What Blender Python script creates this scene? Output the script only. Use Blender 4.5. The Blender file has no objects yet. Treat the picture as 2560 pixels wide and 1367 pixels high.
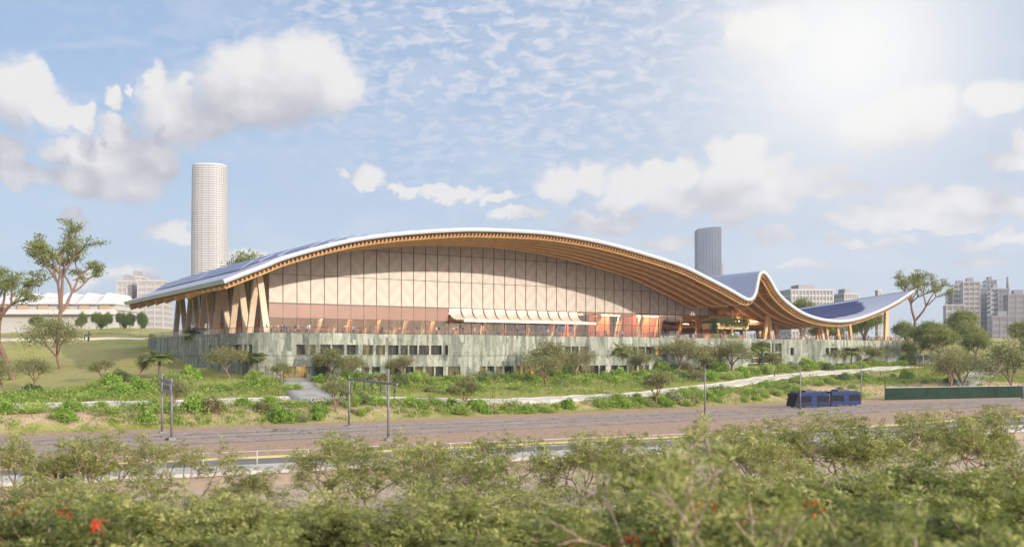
import bpy, math, random
import numpy as np
from math import sin, cos, pi, radians, sqrt, atan2
from mathutils import Vector

scene = bpy.context.scene
COL = scene.collection
TH = radians(32.8)
EYE = 9.6
F = 2400.0
FW = (sin(TH), cos(TH))
RT = (cos(TH), -sin(TH))


def P(x, y, d):
    """point in the world seen at photo position x,y and forward distance d"""
    l = (x - 1280) / F * d
    return (FW[0] * d + RT[0] * l, FW[1] * d + RT[1] * l, EYE + (888 - y) / F * d)


def px(p):
    d = p[0] * FW[0] + p[1] * FW[1]
    l = p[0] * RT[0] + p[1] * RT[1]
    return 1280 + l / d * F, 888 - (p[2] - EYE) / d * F, d


def at_v(x, y, v):
    """point at photo position x,y on the vertical plane Y = v"""
    a = (x - 1280) / F
    d = v / (FW[1] + RT[1] * a)
    return P(x, y, d)


# ------------------------------------------------------------------ objects
def link(o):
    COL.objects.link(o)
    return o


def tag(o, label=None, cat=None, group=None, kind=None):
    if label: o['label'] = label
    if cat: o['category'] = cat
    if group: o['group'] = group
    if kind: o['kind'] = kind
    return o


def thing(name, label, cat, loc=(0, 0, 0), group=None, rz=0.0):
    o = bpy.data.objects.new(name, None)
    o.empty_display_size = 0.3
    o.location = loc
    o.rotation_euler = (0, 0, rz)
    link(o)
    return tag(o, label, cat, group)


def offset_of(o):
    v = Vector((0, 0, 0))
    while o is not None:
        v += Vector(o.location)
        o = o.parent
    return v


def mesh_np(name, V, Q, mats, smooth=False, mi=None):
    """mesh from a vertex array and a quad (or triangle) index array"""
    me = bpy.data.meshes.new(name)
    V = np.asarray(V, dtype=np.float32)
    Q = np.asarray(Q, dtype=np.int32)
    n, k = Q.shape
    me.vertices.add(len(V)); me.vertices.foreach_set('co', V.ravel())
    me.loops.add(n * k); me.loops.foreach_set('vertex_index', Q.ravel())
    me.polygons.add(n)
    me.polygons.foreach_set('loop_start', np.arange(0, n * k, k, dtype=np.int32))
    me.polygons.foreach_set('loop_total', np.full(n, k, dtype=np.int32))
    if mi is not None: me.polygons.foreach_set('material_index', np.asarray(mi, dtype=np.int32))
    me.update(calc_edges=True)
    if smooth: me.polygons.foreach_set('use_smooth', np.ones(n, dtype=bool))
    for m in (mats if isinstance(mats, (list, tuple)) else [mats]): me.materials.append(m)
    return me


class MB:
    """collects shapes that become ONE mesh object"""
    def __init__(s):
        s.V = []; s.F = []; s.M = []; s.m = 0; s.S = []

    def face(s, pts, sm=False):
        n = len(s.V); s.V.extend([tuple(p) for p in pts])
        s.F.append(tuple(range(n, n + len(pts)))); s.M.append(s.m); s.S.append(sm)

    def hexa(s, b, t, sm=False):
        n = len(s.V); s.V.extend([tuple(p) for p in b] + [tuple(p) for p in t])
        k = len(b)
        s.F.append(tuple(range(n + k - 1, n - 1, -1))); s.F.append(tuple(range(n + k, n + 2 * k)))
        s.M += [s.m] * 2; s.S += [False] * 2
        for i in range(k):
            j = (i + 1) % k
            s.F.append((n + i, n + j, n + k + j, n + k + i)); s.M.append(s.m); s.S.append(sm)

    def box(s, c, sz, rz=0.0):
        hx, hy = sz[0] / 2, sz[1] / 2
        ca, sa = cos(rz), sin(rz)
        q = [(c[0] + ca * x - sa * y, c[1] + sa * x + ca * y) for x, y in ((-hx, -hy), (hx, -hy), (hx, hy), (-hx, hy))]
        z0, z1 = c[2] - sz[2] / 2, c[2] + sz[2] / 2
        s.hexa([(x, y, z0) for x, y in q], [(x, y, z1) for x, y in q])

    def bar(s, p, q, w, h, up=(0, 0, 1), w2=None, h2=None):
        p, q = Vector(p), Vector(q)
        d = (q - p).normalized()
        a = d.cross(Vector(up))
        if a.length < 1e-4: a = d.cross(Vector((1, 0, 0)))
        a.normalize(); b = a.cross(d)
        w2 = w if w2 is None else w2; h2 = h if h2 is None else h2
        f = lambda o, ww, hh: [o - a * ww / 2 - b * hh / 2, o + a * ww / 2 - b * hh / 2, o + a * ww / 2 + b * hh / 2, o - a * ww / 2 + b * hh / 2]
        s.hexa(f(p, w, h), f(q, w2, h2))

    def tube(s, p, q, r, r2=None, n=8):
        p, q = Vector(p), Vector(q)
        r2 = r if r2 is None else r2
        d = (q - p).normalized()
        a = d.cross(Vector((0, 0, 1)))
        if a.length < 1e-3: a = Vector((1, 0, 0))
        a.normalize(); b = a.cross(d)
        c = [(cos(2 * pi * i / n), sin(2 * pi * i / n)) for i in range(n)]
        s.hexa([p + (a * x + b * y) * r for x, y in c], [q + (a * x + b * y) * r2 for x, y in c], sm=True)

    def prism(s, poly, z0, z1):
        s.hexa([(x, y, z0) for x, y in poly], [(x, y, z1) for x, y in poly])

    def build(s, name, mats, parent=None):
        off = offset_of(parent)
        me = bpy.data.meshes.new(name)
        me.from_pydata([(v[0] - off.x, v[1] - off.y, v[2] - off.z) for v in s.V], [], s.F)
        for m in (mats if isinstance(mats, (list, tuple)) else [mats]): me.materials.append(m)
        me.polygons.foreach_set('material_index', s.M)
        me.polygons.foreach_set('use_smooth', s.S)
        me.update()
        o = link(bpy.data.objects.new(name, me))
        o.parent = parent
        return o


def obj(name, me, parent=None, loc=(0, 0, 0)):
    o = link(bpy.data.objects.new(name, me))
    o.parent = parent
    o.location = loc
    return o


KIDS = {}
def copy_tree(o, parent=None):
    c = o.copy(); link(c); c.parent = parent
    for k in list(o.children): copy_tree(k, c)
    return c


# ---------------------------------------------------------------- materials
def nodes_of(m):
    m.use_nodes = True
    return m.node_tree.nodes, m.node_tree.links


class N:
    """tiny node helper"""
    def __init__(s, tree): s.t = tree; s.n = tree.nodes; s.l = tree.links
    def add(s, typ, **kw):
        n = s.n.new(typ)
        for k, v in kw.items():
            if k.startswith('i_'):
                key = k[2:]
                key = int(key) if key.isdigit() else key.replace('_', ' ')
                s.put(n.inputs[key], v)
            else: setattr(n, k, v)
        return n
    def put(s, sock, v):
        if hasattr(v, 'links') or isinstance(v, bpy.types.NodeSocket): s.l.new(v, sock)
        else: sock.default_value = v
    def math(s, op, a, b=0.0, c=0.0, clamp=False):
        n = s.n.new('ShaderNodeMath'); n.operation = op; n.use_clamp = clamp
        for i, v in enumerate((a, b, c)): s.put(n.inputs[i], v)
        return n.outputs[0]
    def vec(s, op, a, b=(0, 0, 0), c=(0, 0, 0)):
        n = s.n.new('ShaderNodeVectorMath'); n.operation = op
        s.put(n.inputs[0], a); s.put(n.inputs[1], b)
        if op == 'MULTIPLY_ADD': s.put(n.inputs[2], c)
        return n.outputs['Value'] if op in ('LENGTH', 'DISTANCE', 'DOT_PRODUCT') else n.outputs[0]
    def mix(s, f, a, b):
        n = s.n.new('ShaderNodeMix'); n.data_type = 'RGBA'
        s.put(n.inputs[0], f); s.put(n.inputs[6], a); s.put(n.inputs[7], b)
        return n.outputs[2]
    def noise(s, vec, scale, detail=4.0, rough=0.55, dist=0.0):
        n = s.n.new('ShaderNodeTexNoise')
        if vec is not None: s.l.new(vec, n.inputs['Vector'])
        n.inputs['Scale'].default_value = scale; n.inputs['Detail'].default_value = detail
        n.inputs['Roughness'].default_value = rough; n.inputs['Distortion'].default_value = dist
        return n.outputs['Fac']
    def ramp(s, f, stops):
        n = s.n.new('ShaderNodeValToRGB')
        e = n.color_ramp.elements
        while len(e) > 1: e.remove(e[-1])
        e[0].position = stops[0][0]; e[0].color = (*stops[0][1], 1) if len(stops[0][1]) == 3 else stops[0][1]
        for p, c in stops[1:]:
            k = e.new(p); k.color = (*c, 1)
        s.l.new(f, n.inputs[0])
        return n.outputs[0]
    def step(s, f, a, b):
        n = s.n.new('ShaderNodeMapRange'); n.interpolation_type = 'SMOOTHSTEP'
        s.put(n.inputs[0], f); s.put(n.inputs[1], a); s.put(n.inputs[2], b)
        return n.outputs[0]


def c4(c): return (c[0], c[1], c[2], 1.0)


def mat(name, base, rough=0.6, metal=0.0, var=0.15, scale=1.0, bump=0.0, bscale=8.0, spec=None):
    """procedural surface: base colour with a soft variation in object space"""
    m = bpy.data.materials.new(name)
    n, l = nodes_of(m)
    k = N(m.node_tree)
    b = n['Principled BSDF']
    tc = n.new('ShaderNodeTexCoord').outputs['Object']
    f = k.noise(tc, scale, 5.0)
    lo = tuple(max(0, c * (1 - var)) for c in base); hi = tuple(min(1, c * (1 + var)) for c in base)
    col = k.ramp(f, [(0.3, lo), (0.7, hi)])
    l.new(col, b.inputs['Base Color'])
    b.inputs['Roughness'].default_value = rough
    b.inputs['Metallic'].default_value = metal
    if spec is not None: b.inputs['Specular IOR Level'].default_value = spec
    if bump:
        bp = n.new('ShaderNodeBump'); bp.inputs['Strength'].default_value = bump
        bp.inputs['Distance'].default_value = 0.1
        l.new(k.noise(tc, bscale, 5.0), bp.inputs['Height']); l.new(bp.outputs[0], b.inputs['Normal'])
    return m


def leaf_mat(name, c0, c1, c2=None, trans=0.35, rough=0.6):
    """leaves: colour varies leaf by leaf and tree by tree, part of the light passes through"""
    m = bpy.data.materials.new(name)
    n, l = nodes_of(m); k = N(m.node_tree)
    n.remove(n['Principled BSDF'])
    out = n['Material Output']
    g = n.new('ShaderNodeNewGeometry'); oi = n.new('ShaderNodeObjectInfo')
    r = k.math('ADD', k.math('MULTIPLY', g.outputs['Random Per Island'], 0.75), k.math('MULTIPLY', oi.outputs['Random'], 0.25))
    stops = [(0.05, c0), (0.6, c1)] + ([(0.97, c2)] if c2 else [])
    col = k.ramp(r, stops)
    d = k.add('ShaderNodeBsdfPrincipled', i_Base_Color=col, i_Roughness=rough)
    d.inputs['Specular IOR Level'].default_value = 0.25
    t = k.add('ShaderNodeBsdfTranslucent', i_Color=k.mix(0.5, col, c4((0.35, 0.42, 0.05))))
    ms = k.add('ShaderNodeMixShader', i_0=trans)
    l.new(d.outputs[0], ms.inputs[1]); l.new(t.outputs[0], ms.inputs[2])
    l.new(ms.outputs[0], out.inputs['Surface'])
    return m


def glow_mat(name, col, strength):
    m = bpy.data.materials.new(name); n, l = nodes_of(m)
    b = n['Principled BSDF']; b.inputs['Base Color'].default_value = c4(col)
    b.inputs['Emission Color'].default_value = c4(col); b.inputs['Emission Strength'].default_value = strength
    return m


def glass_mat(name, tint=(0.75, 0.62, 0.52), refl=0.12, rough=0.02):
    """thin pane: tinted see-through with a Fresnel mirror on top"""
    m = bpy.data.materials.new(name); n, l = nodes_of(m); k = N(m.node_tree)
    n.remove(n['Principled BSDF'])
    t = k.add('ShaderNodeBsdfTransparent', i_Color=c4(tint))
    g = k.add('ShaderNodeBsdfGlossy', i_Color=c4((0.95, 0.92, 0.88)), i_Roughness=rough)
    lw = k.add('ShaderNodeLayerWeight', i_Blend=0.25)
    f = k.math('ADD', k.math('MULTIPLY', lw.outputs['Fresnel'], 0.6), refl, clamp=True)
    ms = k.add('ShaderNodeMixShader', i_0=f)
    l.new(t.outputs[0], ms.inputs[1]); l.new(g.outputs[0], ms.inputs[2])
    l.new(ms.outputs[0], n['Material Output'].inputs['Surface'])
    return m


def spline(pts, n):
    """Catmull-Rom through points, n samples evenly spaced by length"""
    p = np.asarray(pts, float)
    p = np.vstack([2 * p[0] - p[1], p, 2 * p[-1] - p[-2]])
    out = []
    for i in range(1, len(p) - 2):
        for t in np.linspace(0, 1, 24, endpoint=False):
            a, b, c, d = p[i - 1], p[i], p[i + 1], p[i + 2]
            out.append(0.5 * (2 * b + (c - a) * t + (2 * a - 5 * b + 4 * c - d) * t * t + (3 * b - 3 * c + d - a) * t ** 3))
    out.append(p[-2]); out = np.array(out)
    s = np.concatenate([[0], np.cumsum(np.linalg.norm(np.diff(out, axis=0), axis=1))])
    q = np.linspace(0, s[-1], n)
    return np.stack([np.interp(q, s, out[:, j]) for j in range(out.shape[1])], axis=1)


# ------------------------------------------------------------ camera, sun, sky
cam = bpy.data.cameras.new('camera')
cam.lens = F / 2560 * 36.0; cam.sensor_width = 36.0
cam.shift_y = (888 - 683.5) / 2560
cam.clip_start = 0.5; cam.clip_end = 20000
cam.dof.use_dof = True; cam.dof.focus_distance = 195.0; cam.dof.aperture_fstop = 0.42
co = link(bpy.data.objects.new('camera', cam))
co.location = (0, 0, EYE); co.rotation_euler = (radians(90), 0, -TH)
scene.camera = co
scene.view_settings.view_transform = 'Standard'; scene.view_settings.look = 'None'
scene.view_settings.exposure = EXPO = 0.85
scene.view_settings.gamma = 1.0
scene.cycles.max_bounces = 8; scene.cycles.transparent_max_bounces = 12
scene.cycles.diffuse_bounces = 3; scene.cycles.glossy_bounces = 3
scene.cycles.use_denoising = True

SEL = radians(16.0)
sh = Vector((0.28, -0.96)).normalized()
SUN = Vector((sh.x * cos(SEL), sh.y * cos(SEL), sin(SEL)))
sl = bpy.data.lights.new('sun', 'SUN'); sl.energy = 2.75; sl.angle = radians(0.8); sl.color = (1.0, 0.90, 0.76)
so = link(bpy.data.objects.new('sun', sl)); so.rotation_euler = (-SUN).to_track_quat('-Z', 'Y').to_euler()
so.location = (0, -50, 120)

w = bpy.data.worlds.new('World'); scene.world = w; w.use_nodes = True
wt = w.node_tree; k = N(wt)
bg = wt.nodes['Background']
sky = k.add('ShaderNodeTexSky', sky_type='NISHITA', sun_disc=False)
sky.sun_elevation = SEL; sky.sun_rotation = atan2(SUN.x, SUN.y)
sky.air_density = 1.0; sky.dust_density = 1.5; sky.ozone_density = 1.0
gen = wt.nodes.new('ShaderNodeTexCoord').outputs['Generated']
sep = k.add('ShaderNodeSeparateXYZ'); wt.links.new(gen, sep.inputs[0])
X, Y, Z = sep.outputs
# heading and height angle of a sky direction, in radians, heading counted from the street axis
fr = k.math('ADD', k.math('MULTIPLY', X, FW[0]), k.math('MULTIPLY', Y, FW[1]))
rr = k.math('ADD', k.math('MULTIPLY', X, RT[0]), k.math('MULTIPLY', Y, RT[1]))
az = k.math('ARCTAN2', rr, fr); el = k.math('ARCSINE', Z)


def azel(x, y):
    a = math.atan((x - 1280) / F)
    return a, math.atan((888 - y) / F * cos(a))


grp = bpy.data.node_groups.new('cloud_field', 'ShaderNodeTree')
grp.interface.new_socket('Vector', in_out='INPUT', socket_type='NodeSocketVector')
grp.interface.new_socket('Field', in_out='OUTPUT', socket_type='NodeSocketFloat')
gk = N(grp)
gi = gk.add('NodeGroupInput'); go = gk.add('NodeGroupOutput')
gv = gi.outputs[0]
w1 = gk.add('ShaderNodeTexNoise', noise_dimensions='3D'); grp.links.new(gv, w1.inputs['Vector'])
w1.inputs['Scale'].default_value = 26; w1.inputs['Detail'].default_value = 4.5; w1.inputs['Roughness'].default_value = 0.62
wv = gk.vec('MULTIPLY_ADD', gk.vec('SUBTRACT', w1.outputs['Color'], (0.5, 0.5, 0.5)), (0.055, 0.045, 0), gv)
w2 = gk.add('ShaderNodeTexVoronoi', feature='F1'); grp.links.new(wv, w2.inputs['Vector'])
w2.inputs['Scale'].default_value = 60; w2.inputs['Detail'].default_value = 1
BLOBS = [
    (705, 215, 170, 90), (600, 205, 105, 75), (770, 165, 110, 70), (840, 215, 75, 55), (640, 165, 60, 50), (640, 265, 150, 50),
    (430, 275, 85, 75), (510, 310, 80, 45), (395, 210, 30, 40), (470, 215, 22, 25),
    (30, 235, 90, 75), (80, 200, 50, 50), (130, 280, 70, 42), (200, 295, 45, 22), (278, 250, 22, 34), (325, 238, 14, 14),
    (270, 395, 120, 62), (180, 380, 75, 32), (290, 340, 40, 40), (370, 390, 85, 50), (190, 455, 90, 32), (330, 470, 85, 34), (400, 420, 60, 40),
    (25, 395, 55, 38), (60, 440, 70, 22), (195, 545, 38, 24), (430, 583, 68, 24), (330, 690, 70, 24), (220, 700, 60, 18),
    (1405, 460, 65, 40), (1480, 435, 45, 40), (1600, 460, 95, 42), (1700, 440, 50, 40), (1640, 425, 36, 24), (1680, 505, 60, 35),
    (1850, 375, 70, 35), (1880, 430, 110, 45), (1800, 470, 70, 55), (1960, 455, 90, 40), (2060, 425, 55, 20), (1900, 510, 90, 35),
    (2230, 310, 150, 62), (2340, 260, 70, 50), (2270, 490, 60, 34), (2380, 505, 130, 38), (2480, 520, 110, 32), (2200, 545, 130, 22),
    (2560, 350, 45, 30), (2540, 400, 80, 25), (1905, 80, 100, 60),
    (1120, 480, 90, 18), (1010, 470, 50, 12), (1560, 500, 80, 26), (1740, 520, 60, 24), (2100, 480, 70, 24), (2330, 560, 150, 16), (2480, 600, 110, 18), (2180, 600, 120, 12), (1680, 610, 90, 14), (620, 640, 60, 12), (2500, 250, 90, 40), (1150, 590, 80, 9),
    (1290, 540, 70, 13), (1240, 500, 45, 12), (1520, 560, 95, 22), (1480, 535, 60, 10), (920, 450, 38, 20), (862, 437, 15, 11), (1930, 588, 42, 22), (1820, 545, 60, 18), (2440, 650, 62, 15), (2020, 660, 60, 12),
]
acc = None
for (x, y, rx, ry) in BLOBS:
    a0, e0 = azel(x, y); ra, re = rx / F * cos(a0) ** 2 * 1.12, ry / F * 1.12
    q = gk.vec('MULTIPLY_ADD', wv, (1 / ra, 1 / re, 0), (-a0 / ra, -e0 / re, 0))
    d = gk.vec('LENGTH', q)
    acc = d if acc is None else gk.math('SMOOTH_MIN', acc, d, 0.25)
fld = gk.math('SUBTRACT', gk.math('SUBTRACT', 1.22, acc), gk.math('MULTIPLY', gk.math('SUBTRACT', w2.outputs['Distance'], 0.35), 0.10))
grp.links.new(fld, go.inputs[0])

vc = k.add('ShaderNodeCombineXYZ', i_0=az, i_1=el).outputs[0]


def field(v):
    n = k.add('ShaderNodeGroup'); n.node_tree = grp; wt.links.new(v, n.inputs[0]); return n.outputs[0]


f0 = field(vc)
f1 = field(k.vec('ADD', vc, (0.022, 0.050, 0)))
cum = k.step(f0, 0.02, 0.55)
puff = k.noise(k.vec('ADD', vc, (0.3, 0.006, 0)), 34, 5.0, 0.6)
lit = k.math('ADD', k.math('ADD', 0.43, k.math('MULTIPLY', k.math('SUBTRACT', puff, 0.5), 0.55)), k.math('MULTIPLY', k.math('SUBTRACT', f0, f1), 0.42), clamp=True)
lit = k.math('SUBTRACT', lit, k.math('MULTIPLY', k.step(f0, 0.2, 1.1), 0.10), clamp=True)
# rippled high cloud, stretched along one heading, and thin veils
rp = k.add('ShaderNodeMapping', vector_type='POINT'); wt.links.new(vc, rp.inputs[0])
rp.inputs['Rotation'].default_value = (0, 0, radians(-20)); rp.inputs['Scale'].default_value = (1.0, 2.3, 1)
ripple = k.step(k.noise(rp.outputs[0], 44, 4.0, 0.58, 0.35), 0.40, 0.68)
a1, e1 = azel(1330, 20)
zone = k.step(k.vec('LENGTH', k.vec('MULTIPLY', k.vec('SUBTRACT', vc, (a1, e1, 0)), (2.5, 4.6, 0))), 1.3, 0.2)
ripple = k.math('MULTIPLY', k.math('MULTIPLY', ripple, zone), 0.80)
vl = k.add('ShaderNodeMapping'); wt.links.new(vc, vl.inputs[0]); vl.inputs['Scale'].default_value = (1.0, 3.2, 1)
vl.inputs['Rotation'].default_value = (0, 0, radians(-8))
veil = k.math('MULTIPLY', k.step(k.noise(vl.outputs[0], 9, 5.0, 0.62, 0.6), 0.42, 0.80), 0.40)
ag, eg = azel(2120, 130)
gd = k.vec('LENGTH', k.vec('MULTIPLY', k.vec('SUBTRACT', vc, (ag, eg, 0)), (1.0, 1.15, 0)))
glow = k.math('POWER', 2.718, k.math('MULTIPLY', gd, -4.6))
core = k.math('POWER', 2.718, k.math('MULTIPLY', k.math('MULTIPLY', gd, gd), -75.0))
# clear sky: the physical sky, thinned by haze low down and towards the bright part of the cloud sheet
skyc = k.vec('MULTIPLY', sky.outputs[0], (0.085, 0.085, 0.085))
base = k.mix(0.62, skyc, c4((0.165, 0.26, 0.435)))
low = k.math('POWER', 2.718, k.math('MULTIPLY', k.math('MAXIMUM', el, 0.0), -6.5))
base = k.mix(k.math('MULTIPLY', low, 0.62), base, c4((0.35, 0.415, 0.49)))
base = k.mix(k.math('MULTIPLY', glow, 0.85, clamp=True), base, c4((0.44, 0.455, 0.475)))
base = k.mix(k.math('MAXIMUM', ripple, veil), base, c4((0.43, 0.435, 0.475)))
ccol = k.ramp(lit, [(0.18, (0.265, 0.262, 0.295)), (0.44, (0.345, 0.34, 0.362)), (0.64, (0.43, 0.42, 0.425)), (0.88, (0.51, 0.495, 0.48))])
ccol = k.mix(k.math('MULTIPLY', glow, 0.55, clamp=True), ccol, c4((0.47, 0.47, 0.46)))
lowc = k.math('MULTIPLY', low, 0.45)
ccol = k.mix(lowc, ccol, c4((0.39, 0.41, 0.45)))
full = k.mix(k.math('MULTIPLY', cum, 0.97), base, ccol)
full = k.mix(k.math('MULTIPLY', core, 0.85, clamp=True), full, c4((0.58, 0.575, 0.555)))
# added fill light: warm brightness in the unseen sky around the sun
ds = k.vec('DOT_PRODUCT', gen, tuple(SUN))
sun_fill = k.math('MULTIPLY', k.step(ds, -0.15, 0.95), k.step(el, -0.02, 0.08))
full = k.vec('MULTIPLY_ADD', k.vec('MULTIPLY', (1.08, 1.0, 0.88), k.add('ShaderNodeCombineXYZ', i_0=sun_fill, i_1=sun_fill, i_2=sun_fill).outputs[0]), (1, 1, 1), full)
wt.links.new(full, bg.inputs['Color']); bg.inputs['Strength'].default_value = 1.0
w.cycles.sampling_method='MANUAL'; w.cycles.sample_map_resolution=256
# ------------------------------------------------------------------ terrain
TOE = [(-200, 128), (-40, 132), (11, 132), (42, 129.8), (83, 129.5), (123, 132), (149, 136), (175, 139), (205, 134), (230, 127), (300, 118), (420, 118)]
TOEX = np.array([p[0] for p in TOE]); TOEY = np.array([p[1] for p in TOE])


def toe(u): return np.interp(u, TOEX, TOEY)


CP = []
def cpx(x, y, d): CP.append(P(x, y, d))
PATH_PX = [(-90, 1018, 127), (0, 1014, 130), (320, 1008, 138), (640, 1000, 148), (960, 999, 157), (1280, 999, 163), (1400, 996, 169), (1500, 991, 177),
           (1640, 982, 190), (1760, 968, 205), (1900, 950, 225), (2000, 938, 237), (2100, 930, 248), (2200, 925, 258), (2290, 921, 268)]
for q in PATH_PX: cpx(*q)
for u, v, z in ((54, 172, 5.3), (70, 170, 5.2), (95, 170, 5.25), (120, 170, 5.4), (150, 170, 5.8), (175, 171, 6.3), (200, 170, 6.6), (225, 168, 7.0), (245, 170, 7.4),
                (53, 193, 7.7), (53, 217, 9.4), (52, 246, 11.8), (60, 200, 5.5), (100, 200, 5.5), (150, 200, 6), (200, 200, 6.5), (235, 200, 7), (150, 240, 9), (100, 245, 10), (200, 245, 9),
                (250, 200, 8.5), (250, 245, 11), (120, 262, 12.5), (180, 262, 12), (230, 270, 12)):
    CP.append((u, v, z))
for q in ((0, 862, 280), (200, 842, 300), (0, 832, 330), (300, 817, 330), (150, 852, 288), (350, 826, 318), (200, 930, 200), (60, 955, 178), (330, 935, 190), (420, 930, 185), (330, 885, 222), (150, 895, 232), (-150, 960, 180), (-200, 850, 300),
          (500, 950, 172), (600, 965, 165), (100, 985, 155), (300, 975, 160),
          (2480, 922, 262), (2500, 866, 330), (2400, 962, 222), (2330, 915, 262), (2600, 842, 380), (2330, 878, 315), (2560, 955, 235), (2650, 900, 280), (2250, 955, 224), (2480, 958, 228), (2700, 962, 235), (2900, 930, 290), (2420, 900, 280)):
    cpx(*q)
for u in range(-200, 421, 40):
    CP.append((u, float(toe(u)) + 7, 1.7 if u < 60 else 1.45))
for a in range(0, 360, 20):
    CP.append((120 + 520 * cos(radians(a)), 200 + 520 * sin(radians(a)), 15.0))
CP = np.array(CP)
_n = len(CP)
_D = np.linalg.norm(CP[:, None, :2] - CP[None, :, :2], axis=2)
_A = np.zeros((_n + 1, _n + 1)); _A[:_n, :_n] = _D - 3.0 * np.eye(_n); _A[:_n, _n] = 1; _A[_n, :_n] = 1
_W = np.linalg.solve(_A, np.concatenate([CP[:, 2], [0]]))


def hgt(u, v):
    u = np.atleast_1d(np.asarray(u, float)); v = np.atleast_1d(np.asarray(v, float))
    out = np.zeros(u.shape)
    for i in range(0, len(u), 20000):
        uu, vv = u[i:i + 20000], v[i:i + 20000]
        d = np.sqrt((uu[:, None] - CP[None, :, 0]) ** 2 + (vv[:, None] - CP[None, :, 1]) ** 2)
        h = d @ _W[:_n] + _W[_n]
        t = np.clip((vv - toe(uu)) / 6.0, 0, 1)
        t = t * t * (3 - 2 * t)
        far = np.clip((np.hypot(uu - 120, vv - 200) - 380) / 160, 0, 1)
        h = h * (1 - far) + 15.0 * far
        h = h + 0.10 * np.sin(uu * 0.71 + vv * 0.33) * np.sin(vv * 0.57 - uu * 0.21)
        out[i:i + 20000] = h * t
    return out


def hz(u, v): return float(hgt([u], [v])[0])


def G(x, y, d0=60.0, d1=520.0):
    """where the ray through photo position x,y meets the ground"""
    ds = np.linspace(d0, d1, 900)
    l = (x - 1280) / F * ds
    u = FW[0] * ds + RT[0] * l; v = FW[1] * ds + RT[1] * l
    z = EYE + (888 - y) / F * ds
    below = np.nonzero(z < hgt(u, v))[0]
    i = below[0] if len(below) else len(ds) - 1
    return (u[i], v[i], hz(u[i], v[i]))


# ground sheet ----------------------------------------------------------
def axis(a, b, fine, lim):
    mid = list(np.arange(a, b + 0.01, fine)); lo = []; s = fine; x = a
    while x > -lim: s *= 1.22; x -= s; lo.append(x)
    hi = []; s = fine; x = b
    while x < lim: s *= 1.22; x += s; hi.append(x)
    return np.array(lo[::-1] + mid + hi)


gx = axis(-70, 300, 1.6, 1500); gy = axis(20, 330, 1.6, 1500)
GX, GY = np.meshgrid(gx, gy)
GZ = hgt(GX.ravel(), GY.ravel())
V = np.stack([GX.ravel(), GY.ravel(), GZ], axis=1)
nx, ny = len(gx), len(gy)
ii = (np.arange(ny - 1)[:, None] * nx + np.arange(nx - 1)[None, :]).ravel()
Q = np.stack([ii, ii + 1, ii + nx + 1, ii + nx], axis=1)

gm = bpy.data.materials.new('ground_soil_and_grass')
n, l = nodes_of(gm); k = N(gm.node_tree); bs = n['Principled BSDF']
pos = n.new('ShaderNodeNewGeometry').outputs['Position']
n1 = k.noise(pos, 0.06, 6, 0.6); n2 = k.noise(pos, 0.45, 6, 0.65); n3 = k.noise(pos, 3.5, 5, 0.7)
grass = k.ramp(n3, [(0.25, (0.12, 0.145, 0.03)), (0.5, (0.22, 0.24, 0.05)), (0.75, (0.34, 0.33, 0.10))])
dry = k.ramp(n3, [(0.3, (0.27, 0.245, 0.10)), (0.7, (0.42, 0.365, 0.17))])
soil = k.ramp(n3, [(0.25, (0.25, 0.165, 0.11)), (0.5, (0.42, 0.295, 0.205)), (0.75, (0.54, 0.42, 0.31))])
# the worn strip along the tracks shows more bare soil than the lawns
zone = n.new('ShaderNodeAttribute'); zone.attribute_name = 'bare_soil'
lawn = n.new('ShaderNodeAttribute'); lawn.attribute_name = 'mown_lawn'
gcol = k.mix(k.step(n1, 0.40, 0.62), grass, dry)
lawncol = k.ramp(n2, [(0.3, (0.20, 0.205, 0.05)), (0.5, (0.34, 0.325, 0.09)), (0.8, (0.50, 0.44, 0.17))])
lawncol = k.mix(k.math('MULTIPLY', k.step(n1, 0.36, 0.58), 0.85), lawncol, dry)
gcol = k.mix(lawn.outputs['Fac'], gcol, lawncol)
gcol = k.mix(k.step(k.math('ADD', k.math('MULTIPLY', n2, 1.0), k.math('MULTIPLY', zone.outputs['Fac'], 0.55)), 0.72, 0.86), gcol, soil)
l.new(gcol, bs.inputs['Base Color']); bs.inputs['Roughness'].default_value = 0.95; bs.inputs['Specular IOR Level'].default_value = 0.1
bp = k.add('ShaderNodeBump', i_Strength=0.6, i_Distance=0.25, i_Height=n3); l.new(bp.outputs[0], bs.inputs['Normal'])
gme = mesh_np('ground', V, Q, gm, smooth=True)
t = GY.ravel() - toe(GX.ravel())
bare = np.clip(1 - np.abs(t - 6) / 9, 0, 1) * 0.8 + np.clip(-t / 3, 0, 1) * 0.7
a = gme.attributes.new('bare_soil', 'FLOAT', 'POINT'); a.data.foreach_set('value', bare.astype(np.float32))
lw = np.clip((GY.ravel() - 178) / 30, 0, 1) * np.clip((60 - GX.ravel()) / 10, 0, 1) + np.clip((GX.ravel() - 240) / 20, 0, 1) * np.clip((GY.ravel() - 150) / 20, 0, 1)
a = gme.attributes.new('mown_lawn', 'FLOAT', 'POINT'); a.data.foreach_set('value', np.clip(lw, 0, 1).astype(np.float32))
tag(obj('ground', gme), kind='structure')


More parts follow.
